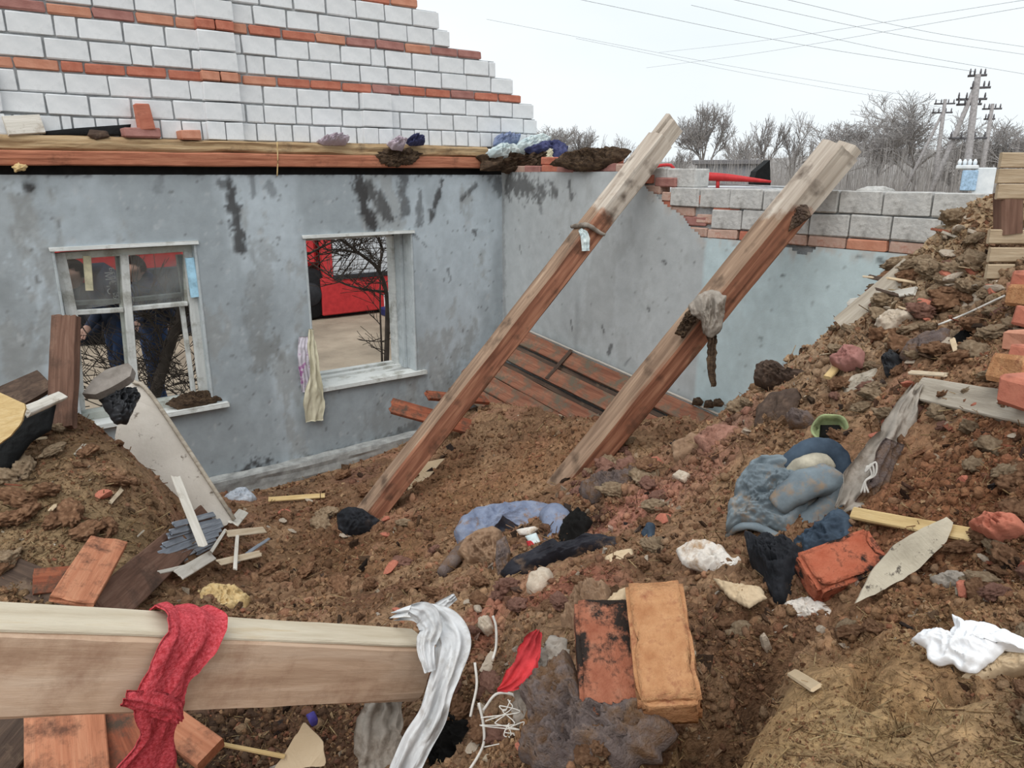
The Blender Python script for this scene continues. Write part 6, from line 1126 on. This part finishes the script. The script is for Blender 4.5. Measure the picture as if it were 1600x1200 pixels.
# vehicle and yard things behind the block wall
m_truckred = plain('fire_red', (196, 40, 44), .35, var=.06, bump=0); m_truckgrey = plain('shutter_grey', (186, 190, 194), .4, var=.06); m_tyre = plain('tyre', (34, 34, 36), .9); m_dkmetal = plain('dark_chassis', (50, 50, 54), .7); m_vwhite = plain('vehicle_white', (220, 222, 226), .35, var=.03, bump=0); m_vnavy = plain('vehicle_navy', (40, 46, 96), .4); m_glassd = plain('vehicle_glass', (60, 68, 74), .15)
yd = empty('parked_pump'); q = ph(1150, 300, 13); q[2] = -.2; yd.matrix_basis = Matrix.Translation(Vector(q)); tag(yd, 'red pump boom on a grey trailer behind the block wall', 'trailer')
obox('trailer_body', 1020, 292, 1245, 360, 13, 1.6, m_truckgrey, yd); obox('trailer_base', 1020, 350, 1245, 548, 13.2, 1.4, m_dkmetal, yd)
tube('boom', [ph(1088, 275, 12.9), ph(1130, 277, 12.9), ph(1165, 280, 12.9), ph(1205, 284, 12.9)], [.075, .065, .045, .02], m_truckred, yd, ns=10, sub=4); tube('boom_post', [ph(1122, 279, 12.9), ph(1121, 296, 12.9)], .03, m_truckred, yd, ns=8); tube('handrail', [ph(1020, 262, 13), ph(1036, 258, 13), ph(1052, 262, 13), ph(1052, 295, 13)], .03, m_truckred, yd, ns=6, sub=3); tube('handrail', [ph(1095, 287, 13), ph(1230, 292, 13)], .015, m_truckgrey, yd, ns=6)
slab('black_hood', [(1178, 283), (1182, 268), (1203, 250), (1204, 284), (1204, 470), (1178, 470)], m_blacksheet, 'black pointed hood sticking up behind the block wall', 'hood', th=.4, c=ph(1190, 270, 18), n=-FW)
sh_ = empty('grey_shed'); q = ph(1120, 300, 60); q[2] = -.2; sh_.matrix_basis = Matrix.Translation(Vector(q)); tag(sh_, 'long low grey shed in the distance between the rafters', 'shed'); obox('wall', 1085, 256, 1185, 330, 60, 4, plain('shed_grey', (142, 144, 150), .9), sh_); obox('roof', 1082, 250, 1188, 257, 59.6, 5, plain('shed_roof', (118, 116, 118), .9), sh_)
# fire engine seen through the windows
YT = 13.5; ft = empty('fire_engine'); ft.matrix_basis = Matrix.Translation((4.5, YT + 1.2, -.2)); tag(ft, 'red fire engine with grey shutters seen through the windows', 'fire engine')
xs_ = lambda px, py: float(pY(px, py, YT)[0]); zs_ = lambda px, py: float(pY(px, py, YT)[2])
xa, xb = xs_(60, 420), xs_(498, 460); xc = xs_(660, 460)
zb_ = zs_(540, 490); zm = zs_(540, 432); zt_ = zs_(540, 372)
box('chassis', (xa, YT + .2, zb_ - .1), (xc, YT + 2.2, zb_ + .25), m_dkmetal, ft); box('lower_panel', (xs_(503, 460), YT, zb_), (xc, YT + 2.3, zm), m_truckred, ft, bev=.02); 
for i in range(16): box('shutter_slat', (xs_(519, 400), YT + .03, zm + i * .1), (xc - .15, YT + .08, zm + .094 + i * .1), m_truckgrey, ft, bev=.01)
box('shutter_rail', (xs_(519, 400), YT - .03, zm - .05), (xc - .1, YT + .05, zm + .04), m_dkmetal, ft, bev=.01)
box('body', (xs_(503, 400), YT + .1, zm), (xc, YT + 2.3, zm + 1.9), m_truckred, ft, bev=.02); box('upright', (xs_(503, 400), YT, zm), (xs_(519, 400), YT + .2, zm + 1.9), m_truckred, ft, bev=.01)
box('cab', (xa, YT + .1, zs_(480, 418)), (xs_(500, 400), YT + 2.2, zm + 1.5), m_truckred, ft, bev=.08); box('cab_skirt', (xa, YT + .25, zb_ + .1), (xs_(470, 450), YT + 2.2, zs_(480, 418)), m_dkmetal, ft, bev=.02)
for xw in (xs_(486, 450), xs_(150, 450)):
    v, f_ = tube_me('wheel', [(xw, YT + .05, .3), (xw, YT + .12, .3), (xw, YT + .35, .3)], [.44, .5, .48], ns=24, nrm=(0, 0, 1)); wo = link('wheel', np_mesh('wheel', v, f_), m_tyre, ft); v, f_ = tube_me('hub', [(xw, YT + .0, .3), (xw, YT + .06, .3)], [.2, .24], ns=16); link('hub', np_mesh('hub', v, f_), m_dkmetal, wo)
box('cab_window', (xs_(205, 400), YT + .06, zs_(200, 470)), (xs_(285, 400), YT + .14, zs_(200, 422)), m_glassd, ft, bev=.02)
# white car corner
pc_ = [(0, .25), (.0, .62), (.25, .8), (.95, .9), (1.35, 1.35), (2.9, 1.38), (3.5, .95), (3.9, .9), (3.95, .3)]
q = pY(578, 494, 10.4) + np.array((1.05, 0, -.0)); car = empty('car'); car.matrix_basis = Matrix.Translation((q[0], 10.4, -.2)); tag(car, 'white car with a navy stripe just seen through the empty window', 'car')
V = [(q[0] + x, 10.4 + y, z - .2) for y in (0, 1.6) for x, z in pc_]; n = len(pc_); fcs = [[i, i + 1, n + i + 1, n + i] for i in range(n - 1)]
me = bpy.data.meshes.new('body'); me.from_pydata(V, [], fcs + [list(range(n))[::-1], list(range(n, 2 * n)), [0, n, 2 * n - 1, n - 1]]); link('body', me, m_vwhite, car)
box('stripe', (q[0] - .01, 10.385, .18), (q[0] + 3.6, 10.4, .34), m_vnavy, car, bev=.003); box('bumper', (q[0] - .1, 10.38, .06), (q[0] + .35, 12.0, .22), m_vnavy, car, bev=.03)
for xw in (.75, 3.1):
    v, f_ = tube_me('wheel', [(q[0] + xw, 10.36, .1), (q[0] + xw, 10.55, .1)], [.3, .3], ns=20); link('wheel', np_mesh('wheel', v, f_), m_tyre, car)
box('side_window', (q[0] + 1.4, 10.39, .75), (q[0] + 2.8, 10.41, 1.1), m_glassd, car, bev=.02)
# young trees right outside the windows
def handtree(name, limbs, Y_, label, m_, twigs, seed, rr=.03):
    R = random.Random(seed); rt_ = empty(name); b0 = pY(*limbs[0][0][0], Y_); rt_.matrix_basis = Matrix.Translation((b0[0], b0[1], -.2)); tag(rt_, label, 'tree')
    for i, (pts, r0, r1) in enumerate(limbs):
        P_ = [pY(x, y, Y_ + .12 * k * (i % 2)) for k, (x, y) in enumerate(pts)]; tube('trunk' if i == 0 else 'branch', P_, np.linspace(r0, r1, len(P_)), m_, rt_, ns=7, sub=4)
    S2 = []
    for k in range(twigs):
        pts = R.choice(limbs)[0]; j = R.randrange(len(pts) - 1); u = R.random(); x = pts[j][0] * (1 - u) + pts[j + 1][0] * u; y = pts[j][1] * (1 - u) + pts[j + 1][1] * u; p_ = Vector(pY(x, y, Y_)); d_ = Vector((R.uniform(-1, 1), R.uniform(-.5, .5), R.uniform(-.3, 1))).normalized(); grow(R, p_, d_, R.uniform(.15, .4), .006, 1, S2, .8, .1, (1, 2), .7, .003)
    link('twigs', segs_mesh('twigs', S2), m_, rt_)
handtree('young_tree', [([(235, 640), (250, 590), (268, 535), (285, 482), (292, 440)], .055, .03), ([(268, 535), (285, 500), (300, 480)], .015, .006), ([(262, 550), (235, 500), (222, 490)], .012, .005)], 6.75, 'leaning young tree trunk outside the left window', m_tree2, 60, 5)
handtree('shrub', [([(603, 590), (605, 520), (604, 460), (590, 420), (560, 395), (520, 365)], .03, .012), ([(604, 456), (570, 452), (530, 440), (478, 405)], .014, .006), ([(590, 420), (598, 390), (585, 365)], .014, .008), ([(597, 565), (594, 480), (595, 380)], .012, .006), ([(560, 395), (520, 390), (476, 410)], .009, .004), ([(475, 400), (520, 378), (545, 370)], .012, .006), ([(556, 372), (545, 400), (525, 430)], .006, .003)], 6.95, 'bare shrub with crossing branches outside the empty window', m_tree2, 90, 8)
sh2 = []; R = random.Random(4)
for k in range(90): p_ = Vector(pY(R.uniform(115, 320), R.uniform(560, 640), 6.6 + R.random() * .6)); grow(R, p_, Vector((R.uniform(-1, 1), R.uniform(-.4, .4), R.uniform(0, 1))).normalized(), R.uniform(.2, .5), .005, 1, sh2, .9, .05, (1, 2), .7, .003)
tg = link('dry_brush', segs_mesh('dry_brush', sh2), m_tree2); tag(tg, 'tangle of dry brush outside the left window', 'brush', kind='stuff')
# ---- people outside the left window
m_uni = plain('uniform_navy', (58, 66, 86), .9); m_trs = plain('trousers_blue', (52, 72, 108), .9); m_skin = plain('skin', (206, 160, 138), .6, var=.05); m_boot = plain('boots', (30, 30, 32), .7); m_hair = plain('hair_dark', (48, 40, 36), .9)
def person(label, J, E_, pelvis, headc, look, mats, seed=0):
    """J: joint -> (xyz, radius, material index)"""
    names = list(J); me = bpy.data.meshes.new('body'); me.from_pydata([J[n][0] for n in names], [(names.index(a), names.index(b)) for a, b in E_], [])
    o = bpy.data.objects.new('person', me); COL.objects.link(o); sk = o.modifiers.new('s', 'SKIN'); 
    if not me.skin_vertices: me.skin_vertices.new()
    for i, n in enumerate(names):
        d_ = me.skin_vertices[0].data[i]; d_.radius = (J[n][1], J[n][1]); d_.use_root = n == pelvis
    sk.use_smooth_shade = True; ss = o.modifiers.new('u', 'SUBSURF'); ss.levels = 2; ss.render_levels = 2
    dg = bpy.context.evaluated_depsgraph_get(); m2 = bpy.data.meshes.new_from_object(o.evaluated_get(dg)); bpy.data.objects.remove(o)
    m2.name = 'person'
    for q in mats: m2.materials.append(q)
    JP = np.array([J[n][0] for n in names]); MI = [J[n][2] for n in names]; 
    for p_ in m2.polygons: c = np.array(p_.center); p_.material_index = MI[int(np.argmin(((JP - c) ** 2).sum(1) ** .5))]; p_.use_smooth = True
    o = link('person', m2); tag(o, label, 'person')
    # head with face
    bm = bmesh.new(); bmesh.ops.create_uvsphere(bm, u_segments=24, v_segments=18, radius=1)
    L_ = Vector(look).normalized(); M_ = frame(headc, L_, n=(0, 0, 1))
    for v in bm.verts:
        x, y, z = v.co; k = 1 - .18 * max(0, -z) ; fx = x * .098 * k; fy = y * .076 * k; fz = z * .118
        if x > .5: fx += .022 * math.exp(-((y * .076) ** 2) / .0003 - ((fz + .012) ** 2) / .0009); fx -= .010 * (math.exp(-((y * .076 - .03) ** 2 + (fz - .018) ** 2) / .0002) + math.exp(-((y * .076 + .03) ** 2 + (fz - .018) ** 2) / .0002)); fx -= .006 * math.exp(-((fz + .055) ** 2) / .00006 - (y * .076) ** 2 / .0008)
        if abs(y) > .8 and abs(x) < .35 and abs(z) < .3: fy *= 1.22
        v.co = Vector((fx, fy, fz))
    hm = bpy.data.meshes.new('head'); bm.to_mesh(hm); bm.free(); 
    for p_ in hm.polygons: p_.use_smooth = True
    h_ = link('head', hm, mats[2], o); h_.matrix_basis = M_
    bm = bmesh.new(); bmesh.ops.create_uvsphere(bm, u_segments=20, v_segments=14, radius=1)
    for v in list(bm.verts):
        v.co = Vector((v.co.x * .106 - .012, v.co.y * .086, v.co.z * .126 + .006))
    bmesh.ops.delete(bm, geom=[v for v in bm.verts if v.co.z < .03 + max(0, v.co.x) * .35 - (.06 if v.co.x < -.03 else 0)], context='VERTS'); hm = bpy.data.meshes.new('hair'); bm.to_mesh(hm); bm.free(); a = link('hair', hm, m_hair, o); a.matrix_basis = M_
    return o
def P7(x, y, Y_): return tuple(pY(x, y, Y_))
def offs(p_, dx=0, dy=0, dz=0): return (p_[0] + dx, p_[1] + dy, p_[2] + dz)
def body(label, hip, sh, hd, handL, handR, Yp, look, feet, seed=0):
    hip = np.array(hip); sh = np.array(sh); lat = np.array((-.25, .95, 0)) if abs(look[0]) > .5 else np.array((.9, .3, 0)); lat = lat / np.linalg.norm(lat); mid = hip * .5 + sh * .5; ax = (sh - hip) / np.linalg.norm(sh - hip); nk = sh + ax * .10
    J = {'pelvis': (tuple(hip), .15, 1), 'waist': (tuple(hip * .68 + sh * .32), .145, 0), 'chest': (tuple(hip * .3 + sh * .7), .165, 0), 'top': (tuple(sh), .11, 0), 'neck': (tuple(nk), .06, 0)}
    J['head'] = (tuple(np.array(hd) * .75 + nk * .25), .07, 2); E_ = [('pelvis', 'waist'), ('waist', 'chest'), ('chest', 'top'), ('top', 'neck'), ('neck', 'head')]
    for s, nm, hnd in ((1, 'l', handL), (-1, 'r', handR)):
        hnd = np.array(hnd); S_ = sh + lat * .19 * s - ax * .05; el = S_ * .5 + hnd * .5 + np.array((0, 0, -.07)) - np.array(look) * .05
        J['sh' + nm] = (tuple(S_), .075, 0); J['el' + nm] = (tuple(el), .056, 0); J['wr' + nm] = (tuple(el * .12 + hnd * .88), .036, 0); E_ += [('top', 'sh' + nm), ('sh' + nm, 'el' + nm), ('el' + nm, 'wr' + nm)]
        fdv = (hnd - el) / np.linalg.norm(hnd - el); pm_ = hnd + fdv * .06; J['pa' + nm] = (tuple(pm_), .032, 2); E_.append(('wr' + nm, 'pa' + nm)); sd_ = np.cross(fdv, (0, 0, 1)); sd_ = sd_ / (np.linalg.norm(sd_) + 1e-6)
        for k in range(4): a = pm_ + fdv * .05 + sd_ * (.021 * (k - 1.5)); b = a + fdv * (.05 - .008 * abs(k - 1.3)) + np.array((0, 0, -.015)); J['f%s%d' % (nm, k)] = (tuple(a), .0095, 2); J['g%s%d' % (nm, k)] = (tuple(b), .008, 2); E_ += [('pa' + nm, 'f%s%d' % (nm, k)), ('f%s%d' % (nm, k), 'g%s%d' % (nm, k))]
        a = pm_ + sd_ * .035 * s; b = a + fdv * .04 + sd_ * .012 * s; J['t' + nm] = (tuple(a), .011, 2); J['u' + nm] = (tuple(b), .009, 2); E_ += [('pa' + nm, 't' + nm), ('t' + nm, 'u' + nm)]
        ft_ = np.array(feet[0 if s > 0 else 1]); H_ = hip + lat * .10 * s - np.array((0, 0, .06)); kn = H_ * .5 + ft_ * .5 + np.array(look) * .05
        J['hp' + nm] = (tuple(H_), .10, 1); J['kn' + nm] = (tuple(kn), .068, 1); J['an' + nm] = (tuple(ft_ + (0, 0, .09)), .05, 1); J['to' + nm] = (tuple(ft_ + np.array(look) * .17 + (0, 0, .04)), .042, 3); E_ += [('pelvis', 'hp' + nm), ('hp' + nm, 'kn' + nm), ('kn' + nm, 'an' + nm), ('an' + nm, 'to' + nm)]
    return person(label, J, E_, 'pelvis', hd, look, [m_uni, m_trs, m_skin, m_boot], seed)
h1 = P7(186, 508, 7.3); s1_ = P7(163, 436, 7.25); 
p1 = body('person in navy uniform bending forward outside the left window', h1, s1_, offs(s1_, -.24, -.03, .06), P7(137, 512, 7.1), P7(128, 530, 7.4), 7.3, (-.97, -.1, 0), (offs((h1[0], h1[1], -.2), .05, .16), offs((h1[0], h1[1], -.2), -.15, -.1)))
h2 = P7(238, 512, 7.7); s2_ = P7(228, 446, 7.65)
p2 = body('person in dark jacket and blue trousers standing outside the left window', h2, s2_, P7(208, 421, 7.6), P7(215, 505, 7.5), P7(268, 505, 7.8), 7.7, (-.97, -.1, 0), (offs((h2[0], h2[1], -.2), .12, .15), offs((h2[0], h2[1], -.2), -.1, -.12)))
m_let = plain('white_lettering', (226, 228, 230), .7)
for txt, px_, sz in (('МЧС', 166, .085), ('БЕЛАРУСЬ', 174, .05)):
    cu_ = bpy.data.curves.new('lettering', 'FONT'); cu_.body = txt; cu_.size = sz; cu_.extrude = .003; cu_.align_x = 'CENTER'; to = bpy.data.objects.new('lettering', cu_); COL.objects.link(to); dg = bpy.context.evaluated_depsgraph_get(); dg.update(); me = bpy.data.meshes.new_from_object(to.evaluated_get(dg)); bpy.data.objects.remove(to)
    o = link('lettering', me, m_let, p1); c = pY(px_, 443, 7.05); o.matrix_basis = Matrix(((0, 1, 0, c[0]), (0, 0, -1, c[1]), (-1, 0, 0, c[2]), (0, 0, 0, 1)))
